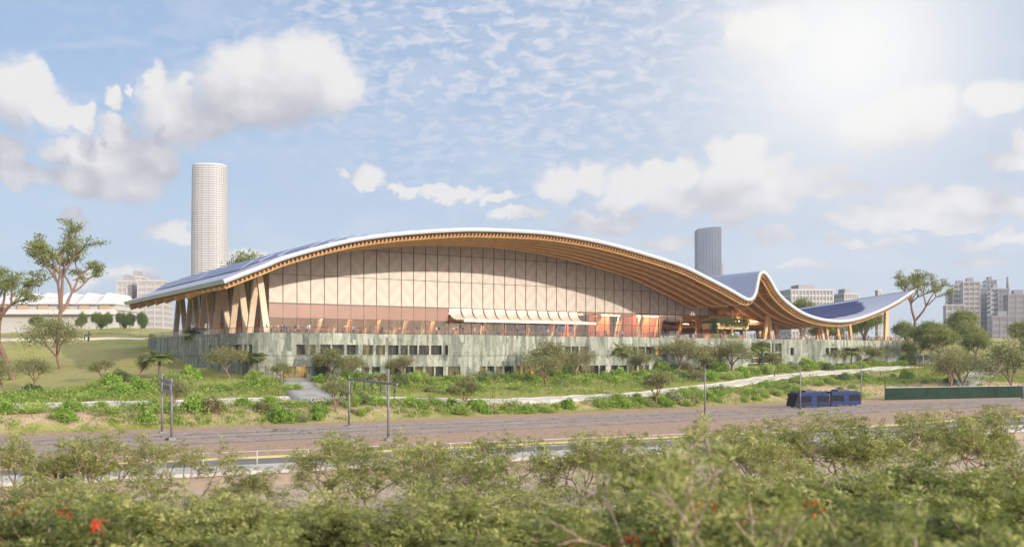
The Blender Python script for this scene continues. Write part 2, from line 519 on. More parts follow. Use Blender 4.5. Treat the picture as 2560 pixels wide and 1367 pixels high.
def ribbon(name, pts, width, m, lift=0.05, n=160, kind='structure', cross=5, edge=0.0):
    """a paved strip that follows the ground"""
    c = spline(np.array([(p[0], p[1]) for p in pts]), n)
    tg = np.gradient(c, axis=0); tg /= np.linalg.norm(tg, axis=1)[:, None]
    nr = np.stack([-tg[:, 1], tg[:, 0]], axis=1)
    wid = np.interp(np.linspace(0, 1, n), np.linspace(0, 1, len(width)), width) if hasattr(width, '__len__') else np.full(n, width)
    off = np.linspace(-0.5, 0.5, cross)
    VV = (c[:, None, :] + nr[:, None, :] * (off[None, :] * wid[:, None])[:, :, None]).reshape(-1, 2)
    z = hgt(VV[:, 0], VV[:, 1]) + lift
    V = np.column_stack([VV, z])
    # the sheet's own sides, so that it has thickness
    ii = (np.arange(n - 1)[:, None] * cross + np.arange(cross - 1)[None, :]).ravel()
    Q = np.stack([ii, ii + cross, ii + cross + 1, ii + 1], axis=1)
    Q = Q[:, ::-1]
    lo = V.copy(); lo[:, 2] -= 0.35
    m0 = len(V); V = np.vstack([V, lo])
    s = []
    for e in (0, cross - 1):
        i = np.arange(n - 1) * cross + e
        s.append(np.stack([i, i + cross, i + cross + m0, i + m0], axis=1))
    o = obj(name, mesh_np(name, V, np.vstack([Q] + s), m))
    if kind: tag(o, kind=kind)
    return o, c


M = {}
M['path'] = mat('pale_asphalt_path', (0.47, 0.43, 0.39), 0.9, var=0.18, scale=0.6, bump=0.2, bscale=12)
M['drive'] = mat('grey_driveway', (0.30, 0.29, 0.28), 0.9, var=0.2, scale=0.4, bump=0.2, bscale=12)
M['sand'] = mat('pale_gravel_path', (0.62, 0.53, 0.42), 0.95, var=0.15, scale=0.3)
path_pts = [P(*q) for q in PATH_PX]
path, path_c = ribbon('path', path_pts, [7.5, 6.5, 5, 4.5, 4.5, 4.5, 4.5], M['path'], 0.08)
e0 = G(735, 948); e1 = G(748, 965); e2 = G(770, 985); e3 = G(800, 1000)
ribbon('driveway', [(e0[0], e0[1] + 2), e0, e1, e2, e3], [5.5, 6.0, 6.5, 9], M['drive'], 0.11, 40)
ribbon('gravel_path', [G(-260, 846), G(-60, 848), G(120, 849), G(300, 847), G(372, 846)], 6.5, M['sand'], 0.06, 60)
ribbon('curved_path', [G(2395, 962), G(2440, 940), G(2478, 922), G(2488, 912), G(2470, 905), G(2420, 899)], [7, 7, 6, 5, 5], M['drive'], 0.06, 60)

# rail corridor -----------------------------------------------------------
bm_ = bpy.data.materials.new('brown_ballast'); n, l = nodes_of(bm_); k = N(bm_.node_tree); bs = n['Principled BSDF']
pos = n.new('ShaderNodeNewGeometry').outputs['Position']
v1 = k.add('ShaderNodeTexVoronoi', i_Scale=5.0); l.new(pos, v1.inputs['Vector'])
cc = k.ramp(v1.outputs['Color'], [(0.0, (0.21, 0.14, 0.098)), (0.5, (0.36, 0.245, 0.172)), (1.0, (0.50, 0.36, 0.265))])
cc = k.mix(k.math('MULTIPLY', k.noise(pos, 0.09, 4), 0.35), cc, c4((0.33, 0.22, 0.155)))
l.new(cc, bs.inputs['Base Color']); bs.inputs['Roughness'].default_value = 0.95; bs.inputs['Specular IOR Level'].default_value = 0.15
bp = k.add('ShaderNodeBump', i_Strength=0.8, i_Distance=0.08, i_Height=v1.outputs['Distance']); l.new(bp.outputs[0], bs.inputs['Normal'])
us = np.arange(-120, 401, 4.0)
far_e = toe(us) + 0.3; near_e = 83.4 - 0.1 * np.clip(us, -120, 90) + 0.04 * np.clip(us - 90, 0, 400)
V = np.vstack([np.column_stack([us, near_e, np.full(len(us), 0.02)]), np.column_stack([us, far_e, np.full(len(us), 0.02)])])
i = np.arange(len(us) - 1); m0 = len(us)
tag(obj('ballast_ground', mesh_np('ballast_ground', V, np.stack([i, i + 1, i + 1 + m0, i + m0], axis=1), bm_)), kind='structure')
M['steel'] = mat('worn_rail_steel', (0.15, 0.135, 0.135), 0.6, 0.3, var=0.2, scale=0.5)
M['slab'] = mat('grey_track_slab', (0.11, 0.095, 0.095), 0.75, var=0.2, scale=0.4)
TRK = [(119.6, 'farthest track along the planted bank'), (114.2, 'middle track between two others'), (107.0, 'nearest track beside the yellow platform line')]
for v0, lab in TRK:
    t = thing('railway_track', 'steel rails on grey slabs, the ' + lab, 'railway track', (140, v0 - 0.03 * 140, 0.02), 'parallel railway tracks')
    f = lambda u: v0 - 0.03 * u
    s = MB()
    for u in np.arange(-118, 398, 4.0):
        s.hexa([(u, f(u) - 1.05, 0.02), (u + 3.94, f(u) - 1.05, 0.02), (u + 3.94, f(u) + 1.05, 0.02), (u, f(u) + 1.05, 0.02)],
               [(u, f(u) - 1.0, 0.14), (u + 3.94, f(u) - 1.0, 0.14), (u + 3.94, f(u) + 1.0, 0.14), (u, f(u) + 1.0, 0.14)])
    s.build('track_bed', M['slab'], t)
    for sd in (-0.72, 0.72):
        r = MB(); r.bar((-118, f(-118) + sd, 0.23), (396, f(396) + sd, 0.23), 0.12, 0.17); r.build('rail', M['steel'], t)

# platform on the near side -------------------------------------------------
M['asph'] = mat('dark_platform_paving', (0.15, 0.135, 0.125), 0.85, var=0.25, scale=0.5, bump=0.2)
M['yellow'] = mat('yellow_platform_paint', (0.72, 0.60, 0.10), 0.7, var=0.15, scale=1.5)
M['conc'] = mat('pale_concrete', (0.44, 0.40, 0.37), 0.85, var=0.14, scale=0.5, bump=0.15)
M['ret'] = mat('brown_retaining_concrete', (0.25, 0.195, 0.155), 0.9, var=0.2, scale=0.3, bump=0.2)
pf = lambda u: 83.4 - 0.1 * min(u, 90) + 0.04 * max(u - 90, 0)
wf = lambda u: 77.2 - 0.15 * min(u, 75) - 0.03 * max(u - 75, 0)
plat = thing('platform', 'long raised railway platform with yellow edge line and pale walkway', 'platform', (60, 72, 0))
b1, b2, b3, b4, b5, b6, b7 = [MB() for _ in range(7)]
for u in np.arange(-60, 220, 4.0):
    A = lambda f, d, z: (u, f(u) + d, z)
    B = lambda f, d, z: (u + 4, f(u + 4) + d, z)
    b1.hexa([A(wf, 0, 0), B(wf, 0, 0), B(pf, 0, 0), A(pf, 0, 0)], [A(wf, 0, 1.0), B(wf, 0, 1.0), B(pf, 0, 1.0), A(pf, 0, 1.0)])
    b2.hexa([A(pf, -1.35, 1.003), B(pf, -1.35, 1.003), B(pf, -0.15, 1.003), A(pf, -0.15, 1.003)], [A(pf, -1.35, 1.012), B(pf, -1.35, 1.012), B(pf, -0.15, 1.012), A(pf, -0.15, 1.012)])
    if not 60 <= u < 76:
        (b3 if u < 60 else b6).hexa([A(wf, -4.4, 0.9), (u + 3.96, wf(u + 4) - 4.4, 0.9), (u + 3.96, wf(u + 4) - 0.02, 0.9), A(wf, -0.02, 0.9)], [A(wf, -4.4, 1.15), (u + 3.96, wf(u + 4) - 4.4, 1.15), (u + 3.96, wf(u + 4) - 0.02, 1.15), A(wf, -0.02, 1.15)])
        (b4 if u < 60 else b7).hexa([A(wf, -4.2, 0), B(wf, -4.2, 0), B(wf, -0.05, 0), A(wf, -0.05, 0)], [A(wf, -4.2, 0.9), B(wf, -4.2, 0.9), B(wf, -0.05, 0.9), A(wf, -0.05, 0.9)])
    b5.bar((u, wf(u) + 0.6, 1.0), (u, wf(u) + 0.6, 2.15), 0.07, 0.07)
    for zz in (1.55, 2.1):
        b5.bar((u, wf(u) + 0.6, zz), (u + 4, wf(u + 4) + 0.6, zz), 0.04, 0.04)
b1.build('slab', M['asph'], plat); b2.build('edge_line', M['yellow'], plat); b3.build('walkway', M['conc'], plat); b4.build('retaining_wall', M['ret'], plat); b6.build('walkway', M['conc'], plat); b7.build('retaining_wall', M['ret'], plat)
M['fence'] = mat('grey_fence_metal', (0.34, 0.33, 0.32), 0.5, 0.6)
b5.build('railing', M['fence'], plat)
M['road'] = mat('brown_grey_yard_paving', (0.38, 0.29, 0.215), 0.92, var=0.14, scale=0.12, bump=0.15)
us = np.arange(-60, 221, 4.0)
V = np.vstack([np.column_stack([us, 51 - 0.1 * us, np.full(len(us), 0.02)]), np.column_stack([us, [wf(u) - 4.2 for u in us], np.full(len(us), 0.02)])])
i = np.arange(len(us) - 1); m0 = len(us)
tag(obj('yard_pavement', mesh_np('yard_pavement', V, np.stack([i, i + 1, i + 1 + m0, i + m0], axis=1), M['road'])), kind='structure')

# overhead line posts ----------------------------------------------------
M['pole'] = mat('dark_grey_pole_steel', (0.19, 0.18, 0.185), 0.6, 0.2)
M['ins'] = mat('dark_insulator', (0.06, 0.06, 0.07), 0.4)


def gantry(p, q, z1, z2, zb, over, label):
    t = thing('rail_gantry', label, 'gantry', (p[0], p[1], 0.0), 'overhead line gantries')
    for (pp, zz) in ((p, z1), (q, z2)):
        m = MB(); m.tube((pp[0], pp[1], 0), (pp[0], pp[1], zz), 0.15, 0.11, 10); m.build('post', M['pole'], t)
        m = MB(); m.box((pp[0], pp[1], 0.15), (0.75, 0.75, 0.42)); m.build('base_plate', M['pole'], t)
    d = (Vector((q[0], q[1], zb)) - Vector((p[0], p[1], zb))); L = d.length; d.normalize()
    m = MB(); e = Vector((p[0], p[1], zb)); m.bar(e, e + d * (L + over), 0.16, 0.24); m.build('beam', M['pole'], t)
    m = MB(); m.bar(e + d * 0.1 + Vector((0, 0, -1.9)), e + d * 1.9, 0.12, 0.12); m.build('brace', M['pole'], t)
    m = MB(); m.bar(e + d * (L - 0.1) + Vector((0, 0, -1.9)), e + d * (L - 1.7), 0.12, 0.12); m.build('brace', M['pole'], t)
    for fr_ in (0.17, 0.42, 0.62, 0.83, 1.13):
        m = MB(); c = e + d * L * fr_
        m.tube(c, c + Vector((0, 0, -0.95)), 0.09, 0.09, 6)
        for j in range(4): m.tube(c + Vector((0, 0, -0.95 - j * 0.13)), c + Vector((0, 0, -1.02 - j * 0.13)), 0.15, 0.15, 8)
        m.build('dropper', M['ins'], t)
    return t


gantry((50.5, 118.0), (46.8, 98.3), 7.0, 8.1, 6.45, 3.8, 'grey two-post gantry over the tracks, its beam seen in full above green shrubs')
gantry((27.5, 121.3), (26.4, 111.9), 7.4, 7.0, 6.6, 0.4, 'grey two-post gantry seen nearly end on, left of the bare bank soil')


def mast(p, h, arm, za, label, dr=1):
    t = thing('rail_mast', label, 'mast', (p[0], p[1], p[2]), 'single masts along the tracks')
    z = p[2]
    m = MB(); m.tube((p[0], p[1], z), (p[0], p[1], z + h), 0.14, 0.09, 10); m.build('post', M['pole'], t)
    m = MB(); m.box((p[0], p[1], z + 0.15), (0.7, 0.7, 0.4)); m.build('base_plate', M['pole'], t)
    m = MB(); m.tube((p[0], p[1], z + za), (p[0] - 0.6 * dr, p[1] + arm * dr, z + za + 0.1), 0.07, 0.05, 6)
    m.tube((p[0], p[1], z + za - 1.0), (p[0] - 0.3 * dr, p[1] + arm * 0.55 * dr, z + za), 0.05, 0.04, 6); m.build('arm', M['pole'], t)
    m = MB(); m.tube((p[0] - 0.6 * dr, p[1] + arm * dr, z + za + 0.1), (p[0] - 0.6 * dr, p[1] + arm * dr, z + za - 0.75), 0.09, 0.09, 6); m.build('insulator', M['ins'], t)
    return t


mast((108.5, 111.7, 0), 7.6, 5.2, 6.6, 'dark slim rail mast standing alone on the ballast, nearest to the arched hall')
mast((130.5, 111.4, 0), 7.5, 5.2, 6.7, 'dark slim rail mast in front of the blue tram')
pe = G(2153, 1004)
mast((pe[0], pe[1], pe[2]), 7.8, 4.2, 6.3, 'thin dark mast on the grass behind the blue tram', -1)
pe = G(2525, 995)
mast((pe[0], pe[1] - 3, pe[2]), 3.6, 0.8, 3.0, 'short dark post before the green barrier, right half')

# tram -------------------------------------------------------------------
M['blue'] = mat('tram_blue_paint', (0.010, 0.022, 0.09), 0.6, var=0.06, spec=0.2)
M['navy'] = mat('tram_navy_lower_paint', (0.010, 0.014, 0.05), 0.6, var=0.08, spec=0.2)
M['black'] = mat('black_glazing', (0.008, 0.009, 0.012), 0.25, var=0.05, spec=0.25)
M['dkgrey'] = mat('dark_grey_metal', (0.06, 0.06, 0.065), 0.5, 0.3)
M['seatlight'] = mat('pale_blue_panel', (0.30, 0.42, 0.75), 0.4)
u0, u1 = 134.5, 151.0; ang = atan2(-0.03, 1)
tv = lambda u: 119.6 - 0.03 * u + 1.0
tram = thing('tram', 'blue tram with dark windows standing on the farthest track', 'tram', ((u0 + u1) / 2, tv(146), 0.3))
cx = (u0 + u1) / 2
tram.scale = (1, 1, 0.84)
prof = [(-1.3, 0.75), (-1.32, 1.5), (-1.3, 3.0), (-1.05, 3.45), (1.05, 3.45), (1.3, 3.0), (1.32, 1.5), (1.3, 0.75)]
def tbody(ua, ub, z0, z1, hw, taper=0.0):
    return [(ua, tv(ua) - hw, z0), (ub, tv(ub) - hw, z0), (ub, tv(ub) + hw, z0), (ua, tv(ua) + hw, z0)], [(ua + taper, tv(ua) - hw + taper * .2, z1), (ub - taper, tv(ub) - hw + taper * .2, z1), (ub - taper, tv(ub) + hw - taper * .2, z1), (ua + taper, tv(ua) + hw - taper * .2, z1)]
secs = [(u0, u0 + 8.0), (u0 + 8.5, u1)]
for si, (ua, ub) in enumerate(secs):
    m = MB(); m.hexa(*tbody(ua, ub, 0.55, 1.45, 1.3)); m.build('lower_panel', M['navy'] if si != 1 else M['blue'], tram)
    m = MB(); m.hexa(*tbody(ua + (.25 if si == 0 else 0), ub - (.25 if si == 1 else 0), 1.45, 2.75, 1.27)); wbody = m.build('window_band', M['black'], tram)
    for j in range(6):
        uu = ua + (ub - ua) * (j + 0.5) / 6
        m = MB(); m.box((uu, tv(uu) - 1.285, 2.1), (0.12, 0.03, 1.3)); m.build('pillar', M['navy'], tram)
    m = MB(); m.hexa(*tbody(ua + .15, ub - .15, 2.75, 3.3, 1.3, 0.0)); m.hexa(*tbody(ua + .35, ub - .35, 3.3, 3.55, 1.05, 0.2)); m.build('roof', M['blue'], tram)
    m = MB(); m.box(((ua + ub) / 2, tv((ua + ub) / 2) + 0.1, 3.72), (3.0, 1.5, 0.34)); m.build('roof_unit', M['dkgrey'], tram)
    m = MB()
    uu = ua + (ub - ua) * 0.5
    m.box((uu, tv(uu) - 1.31, 1.65), (1.5, 0.04, 2.1)); m.build('door', M['blue'], tram)
    for du in (1.4, ub - ua - 1.4):
        m = MB(); c = (ua + du, tv(ua + du), 0.55)
        for sd in (-0.75, 0.75):
            for dd in (-0.7, 0.7): m.tube((c[0] + dd, c[1] + sd - .06, 0.58), (c[0] + dd, c[1] + sd + .06, 0.58), 0.3, 0.3, 12)
        m.box((c[0], c[1], 0.6), (2.2, 1.7, 0.2)); m.build('bogie', M['dkgrey'], tram)
for uu in (u0 + 8.25,):
    m = MB(); m.hexa(*tbody(uu - .25, uu + .25, 0.75, 3.1, 1.12)); m.build('bellows', M['dkgrey'], tram)
m = MB(); m.hexa([(u0 - .55, tv(u0) - 1.0, 0.6), (u0, tv(u0) - 1.29, 0.6), (u0, tv(u0) + 1.29, 0.6), (u0 - .55, tv(u0) + 1.0, 0.6)], [(u0 + .1, tv(u0) - 1.0, 3.2), (u0 + .3, tv(u0) - 1.25, 3.2), (u0 + .3, tv(u0) + 1.25, 3.2), (u0 + .1, tv(u0) + 1.0, 3.2)]); m.build('windscreen', M['black'], tram)
m = MB(); m.hexa([(u1, tv(u1) - 1.29, 0.6), (u1 + .55, tv(u1) - 1.0, 0.6), (u1 + .55, tv(u1) + 1.0, 0.6), (u1, tv(u1) + 1.29, 0.6)], [(u1 - .3, tv(u1) - 1.25, 3.2), (u1 - .1, tv(u1) - 1.0, 3.2), (u1 - .1, tv(u1) + 1.0, 3.2), (u1 - .3, tv(u1) + 1.25, 3.2)]); m.build('windscreen', M['black'], tram)

# green noise barrier ------------------------------------------------------
M['dgreen'] = mat('dark_green_barrier_panel', (0.010, 0.028, 0.018), 0.85, var=0.25, scale=0.4, spec=0.15)
br = thing('noise_barrier', 'long low dark green barrier wall with posts beside the tracks', 'barrier', (195, 124, 0))
pa, pb = Vector((178.5, 129.5, 0)), Vector((236, 117.5, 0))
d = (pb - pa).normalized(); L = (pb - pa).length
m = MB()
for j in range(20):
    a_ = pa + d * (L * j / 20 + 0.06); b_ = pa + d * (L * (j + 1) / 20 - 0.06)
    m.bar(a_ + Vector((0, 0, 1.32)), b_ + Vector((0, 0, 1.32)), 0.1, 2.6)
m.build('panel', M['dgreen'], br)
m = MB(); m.bar(pa + Vector((0, 0, 2.68)), pb + Vector((0, 0, 2.68)), 0.2, 0.1); m.build('top_rail', M['fence'], br)
for j in range(21):
    a_ = pa + d * (L * j / 20)
    m = MB(); m.bar(a_, a_ + Vector((0, 0, 4.4 if j in (0, 17) else 2.85)), 0.14, 0.14); m.build('post', M['dgreen'], br)
# --------------------------------------------------------------- convention hall
M['wood'] = mat('glulam_timber', (0.60, 0.335, 0.135), 0.6, var=0.16, scale=0.8)
M['woodl'] = mat('pale_timber_beam', (0.70, 0.43, 0.20), 0.6, var=0.12, scale=0.8)
M['woodd'] = mat('dark_timber_batten', (0.46, 0.225, 0.075), 0.65, var=0.15, scale=0.8)
M['colwood'] = mat('blond_timber_column', (0.62, 0.49, 0.36), 0.6, var=0.10, scale=0.6)
M['colwarm'] = mat('orange_timber_column', (0.62, 0.36, 0.17), 0.6, var=0.10, scale=0.6)
M['white'] = mat('white_metal_fascia', (0.40, 0.41, 0.435), 0.4, var=0.03)
M['mull'] = mat('dark_bronze_mullion', (0.11, 0.075, 0.055), 0.5, 0.3, var=0.1)
M['brown'] = mat('red_brown_cladding', (0.25, 0.125, 0.09), 0.35, var=0.10, scale=0.25)
M['shell'] = mat('cream_awning_shell', (0.72, 0.62, 0.52), 0.55, var=0.05)
M['beamw'] = mat('pale_edge_beam', (0.70, 0.62, 0.53), 0.6, var=0.05)
M['deck'] = mat('pale_terrace_paving', (0.42, 0.34, 0.28), 0.8, var=0.12, scale=0.5)
M['inner'] = mat('warm_inner_wall', (0.66, 0.47, 0.30), 0.8, var=0.12, scale=0.12)
M['pv'] = bpy.data.materials.new('solar_panel_glass')
n, l = nodes_of(M['pv']); k = N(M['pv'].node_tree); bs = n['Principled BSDF']
pos = n.new('ShaderNodeNewGeometry').outputs['Position']
br_ = k.add('ShaderNodeTexBrick', i_Scale=1.0, offset=0.0, i_Color1=c4((0.012, 0.02, 0.10)), i_Color2=c4((0.02, 0.03, 0.14)), i_Mortar=c4((0.16, 0.18, 0.30)))
br_.inputs['Mortar Size'].default_value = 0.05; br_.inputs['Brick Width'].default_value = 1.7; br_.inputs['Row Height'].default_value = 1.05
l.new(pos, br_.inputs['Vector']); l.new(br_.outputs['Color'], bs.inputs['Base Color']); bs.inputs['Roughness'].default_value = 0.45; bs.inputs['Specular IOR Level'].default_value = 0.08
# standing seam roof sheet
M['sheet'] = bpy.data.materials.new('grey_standing_seam_roof')
n, l = nodes_of(M['sheet']); k = N(M['sheet'].node_tree); bs = n['Principled BSDF']
pos = n.new('ShaderNodeNewGeometry').outputs['Position']
sx = k.add('ShaderNodeSeparateXYZ'); l.new(pos, sx.inputs[0])
wv_ = k.math('FRACT', k.math('MULTIPLY', sx.outputs[1], 0.42))
seam = k.math('LESS_THAN', wv_, 0.07)
l.new(k.mix(k.noise(pos, 0.08, 3), c4((0.40, 0.41, 0.50)), c4((0.50, 0.50, 0.57))), bs.inputs['Base Color'])
bs.inputs['Roughness'].default_value = 0.38; bs.inputs['Metallic'].default_value = 0.35
bp = k.add('ShaderNodeBump', i_Strength=1.0, i_Distance=0.12, i_Height=seam); l.new(bp.outputs[0], bs.inputs['Normal'])

hall = thing('convention_hall', 'huge timber convention hall with wave roof, patterned arched facade and stone podium', 'building', (120, 200, 5.2))

# roof ------------------------------------------------------------------------
V0, V1 = 168.0, 254.0
TOP = [(560, 698), (607, 680), (660, 660), (708, 640.5), (795, 615.6), (869, 598), (942, 586), (1030, 577), (1117, 571.5), (1196, 569.7), (1305, 573.8), (1393, 581.5), (1510, 602.4),
       (1627, 634.6), (1714, 664), (1770, 691), (1820, 717), (1846, 732), (1866, 743), (1877, 745.5), (1884, 740), (1889.5, 725), (1893, 706), (1897, 688), (1903, 678.5), (1911, 677), (1920, 684), (1934, 706), (1946, 727), (1970, 752.5), (2005, 777),
       (2040, 791), (2075, 798), (2110, 799.4), (2145, 793.5), (2192, 777), (2239, 754), (2285, 724.5)]
prof = [at_v(x, y, V0) for x, y in TOP]
prof = spline(np.array([(p[0], p[2]) for p in prof]), 260)
PU, PZ = prof[:, 0], prof[:, 1]
tgu = np.gradient(prof, axis=0); tgu /= np.linalg.norm(tgu, axis=1)[:, None]
NRM = np.stack([-tgu[:, 1], tgu[:, 0]], axis=1)


def twist(u, v): return -0.085 * np.clip(u - 216, 0, None) / 28 * (v - V0)


def zroof(u, v=V0, low=1.2):
    """underside of the roof over a plan position (right of the hump the lowest sheet counts)"""
    i = int(np.argmin(np.abs(PU - u)))
    return float(PZ[i] + twist(u, v)) - low


# keep profile u strictly usable: sample sections
vs_ = np.array([V0, 171, 175, 180, 185, 189, 198, 210, 222, 234, 246, V1])


def sheet(off, v_list, i0=0, i1=None):
    i1 = len(PU) if i1 is None else i1
    U_ = PU[i0:i1] + NRM[i0:i1, 0] * off; Z_ = PZ[i0:i1] + NRM[i0:i1, 1] * off
    v_list = np.asarray(v_list)
    A = np.zeros((len(v_list), len(U_), 3))
    A[:, :, 0] = U_[None, :]; A[:, :, 1] = v_list[:, None]; A[:, :, 2] = Z_[None, :] + twist(U_[None, :], v_list[:, None])
    return A


def grid_faces(nv, nu, flip=False, base=0):
    i = (np.arange(nv - 1)[:, None] * nu + np.arange(nu - 1)[None, :]).ravel() + base
    Q = np.stack([i, i + 1, i + nu + 1, i + nu], axis=1)
    return Q[:, ::-1] if flip else Q


def hallpart(name, V, Q, m, smooth=False, parent=None):
    par = parent or hall
    off = np.array(offset_of(par))
    return obj(name, mesh_np(name, np.asarray(V).reshape(-1, 3) - off, Q, m, smooth), par)


nu = len(PU)
A = sheet(0.0, vs_ + 0.0); B_ = sheet(-0.22, vs_)
hallpart('roof', np.concatenate([A, B_]), np.vstack([grid_faces(len(vs_), nu), grid_faces(len(vs_), nu, True, len(vs_) * nu)]), M['sheet'], True)
roof = [o for o in hall.children if o.name.startswith('roof')][0]
# white edge band all round
TF = 0.78
fr_t = sheet(0.06, [V0 - 0.02, V0 + 0.45]); fr_b = sheet(-TF, [V0 - 0.02, V0 + 0.45])
V = np.concatenate([fr_t[0], fr_t[1], fr_b[0], fr_b[1]])
i = np.arange(nu - 1)
Qf = np.vstack([np.stack([i, i + nu, i + nu + 1, i + 1], axis=1)[:, ::-1], np.stack([i + 2 * nu, i + 2 * nu + 1, i + 1, i], axis=1)[:, ::1], np.stack([i + 2 * nu, i + 3 * nu, i + 3 * nu + 1, i + 2 * nu + 1], axis=1)])
hallpart('fascia', V, Qf, M['white'], False)
for iu, sg in ((0, -1), (nu - 1, 1)):
    m = MB()
    for v0, v1 in zip(np.linspace(V0, V1, 12)[:-1], np.linspace(V0, V1, 12)[1:]):
        q = []
        for v in (v0, v1):
            uu = PU[iu]; z = PZ[iu] + twist(uu, v)
            q.append((uu, v, z))
        a, b = q
        dn = (NRM[iu][0] * -TF, 0, NRM[iu][1] * -TF)
        dz = 0.06
        m.hexa([(a[0] + dn[0] - .15, a[1], a[2] + dn[2]), (a[0] + dn[0] + .15, a[1], a[2] + dn[2]), (b[0] + dn[0] + .15, b[1], b[2] + dn[2]), (b[0] + dn[0] - .15, b[1], b[2] + dn[2])],
               [(a[0] - .15, a[1], a[2] + dz), (a[0] + .15, a[1], a[2] + dz), (b[0] + .15, b[1], b[2] + dz), (b[0] - .15, b[1], b[2] + dz)])
    m.build('fascia', M['white'], hall)
# timber underside
S = sheet(-0.98, vs_)
hallpart('soffit', S, grid_faces(len(vs_), nu, True), M['wood'], True)
# curved beams that run along the front edge, and the fine battens across them
for v in (169.3, 172.9, 176.6, 180.3, 184.0, 187.7):
    wb = 0.42
    a0, a1 = sheet(-0.98, [v, v + wb]), sheet(-1.75, [v, v + wb])
    V = np.concatenate([a0[0], a0[1], a1[0], a1[1]])
    Qb = np.vstack([np.stack([i + 2 * nu, i + 2 * nu + 1, i + 1, i], axis=1), np.stack([i + 2 * nu, i + 3 * nu, i + 3 * nu + 1, i + 2 * nu + 1], axis=1), np.stack([i + nu, i + nu + 1, i + 3 * nu + 1, i + 3 * nu], axis=1)])
    hallpart('curved_beam', V, Qb, M['woodl'])
L_ = np.concatenate([[0], np.cumsum(np.linalg.norm(np.diff(prof, axis=0), axis=1))])
m = MB()
for s in np.arange(0.6, L_[-1] - 0.4, 0.85):
    u = np.interp(s, L_, PU); z = np.interp(s, L_, PZ); nx_ = np.interp(s, L_, NRM[:, 0]); nz_ = np.interp(s, L_, NRM[:, 1])
    nl = sqrt(nx_ ** 2 + nz_ ** 2); nx_ /= nl; nz_ /= nl
    p = Vector((u + nx_ * -1.2, 168.5, z + nz_ * -1.2 + twist(u, 168.5))); q = Vector((u + nx_ * -1.2, 189.3, z + nz_ * -1.2 + twist(u, 189.3)))
    m.bar(p, q, 0.30, 0.46, up=(nx_, 0, nz_))
bat = m.build('soffit_batten', M['woodd'], hall); tag(bat, kind='stuff')
# deep cross beams behind the louvred band
for v in np.arange(196, 252, 9.0):
    a0, a1 = sheet(-1.0, [v, v + 0.6]), sheet(-2.3, [v, v + 0.6])
    V = np.concatenate([a0[0], a0[1], a1[0], a1[1]])
    hallpart('cross_beam', V, Qb, M['wood'])

# solar panels ------------------------------------------------------------------
def on_roof(u, v, off):
    """point above the roof sheet; follows the arch and the right wing, where u is single valued"""
    z = float(np.interp(u, PU, PZ)) if True else 0
    j = int(np.argmin(np.abs(PU - u)))
    return Vector((u + NRM[j, 0] * off, v, z + NRM[j, 1] * off + float(twist(u, v))))


def pv_block(u0, u1, v0, v1, o0, o1, name='solar_panel'):
    m = MB()
    a, b, c, d = on_roof(u0, v0, o0), on_roof(u1, v0, o1), on_roof(u1, v1, o1), on_roof(u0, v1, o0)
    up = Vector((0, 0, 0.07))
    m.hexa([a, b, c, d], [a + up, b + up, c + up, d + up])
    return m.build(name, M['pv'], hall)


M['pvl'] = mat('pale_blue_solar_glass', (0.15, 0.17, 0.30), 0.28, 0.3, var=0.1, scale=0.6)
uu = 55.0
while uu < 112:
    for (va, vb) in ((173.0 if uu > 66 else 180.0, 210.0), (211.5, 250.0)):
        o = pv_block(uu, uu + 3.0, va, vb, 0.18, 0.75); o.data.materials[0] = M['pvl']
    uu += 3.7
wing = [(219.6, 181, 250), (221.8, 177, 250), (224.0, 175, 250), (226.2, 174, 250), (228.4, 174, 250), (230.6, 175, 250), (232.8, 177, 250), (235.0, 179, 250), (237.2, 181, 250), (239.4, 184, 250)]
for (ua, va, vb) in wing:
    pv_block(ua, ua + 2.05, va, vb, 0.2, 0.2)
for uh in (181.9, 180.6):
    pass

# patterned screen ----------------------------------------------------------------
VF = 189.2
DZ = 13.8
UL, UR = 63.6, 185.0
ms_ = bpy.data.materials.new('woven_metal_screen'); n, l = nodes_of(ms_); k = N(ms_.node_tree); bs = n['Principled BSDF']
pos = n.new('ShaderNodeNewGeometry').outputs['Position']; sx = k.add('ShaderNodeSeparateXYZ'); l.new(pos, sx.inputs[0])
xx = k.math('ADD', sx.outputs[0], sx.outputs[1]); zz = sx.outputs[2]
# round perforations on a staggered grid
cell = 0.36
row = k.math('FLOOR', k.math('DIVIDE', zz, cell))
xs = k.math('ADD', k.math('DIVIDE', xx, cell), k.math('MULTIPLY', row, 0.5))
dx = k.math('SUBTRACT', k.math('FRACT', xs), 0.5); dz = k.math('SUBTRACT', k.math('FRACT', k.math('DIVIDE', zz, cell)), 0.5)
rad = k.math('SQRT', k.math('ADD', k.math('MULTIPLY', dx, dx), k.math('MULTIPLY', dz, dz)))
# herringbone: hole size swings along a zig-zag that turns at each panel
zig = k.math('PINGPONG', xx, 3.0)
band = k.math('SINE', k.math('MULTIPLY', k.math('ADD', zz, k.math('MULTIPLY', zig, 1.15)), 1.9))
big = k.noise(pos, 0.05, 3)
hole = k.math('LESS_THAN', rad, k.math('ADD', k.math('ADD', 0.225, k.math('MULTIPLY', band, 0.035)), k.math('MULTIPLY', k.math('SUBTRACT', big, 0.5), 0.12)))
colr = k.mix(k.math('MULTIPLY_ADD', band, 0.5, 0.5), c4((0.40, 0.35, 0.305)), c4((0.475, 0.42, 0.37)))
colr = k.mix(k.math('MULTIPLY', hole, 0.55), colr, c4((0.17, 0.10, 0.065)))
l.new(colr, bs.inputs['Base Color']); bs.inputs['Roughness'].default_value = 0.5; bs.inputs['Metallic'].default_value = 0.15
M['screen'] = ms_


def zs(u): return float(np.interp(u, PU[:150], PZ[:150])) - 1.3


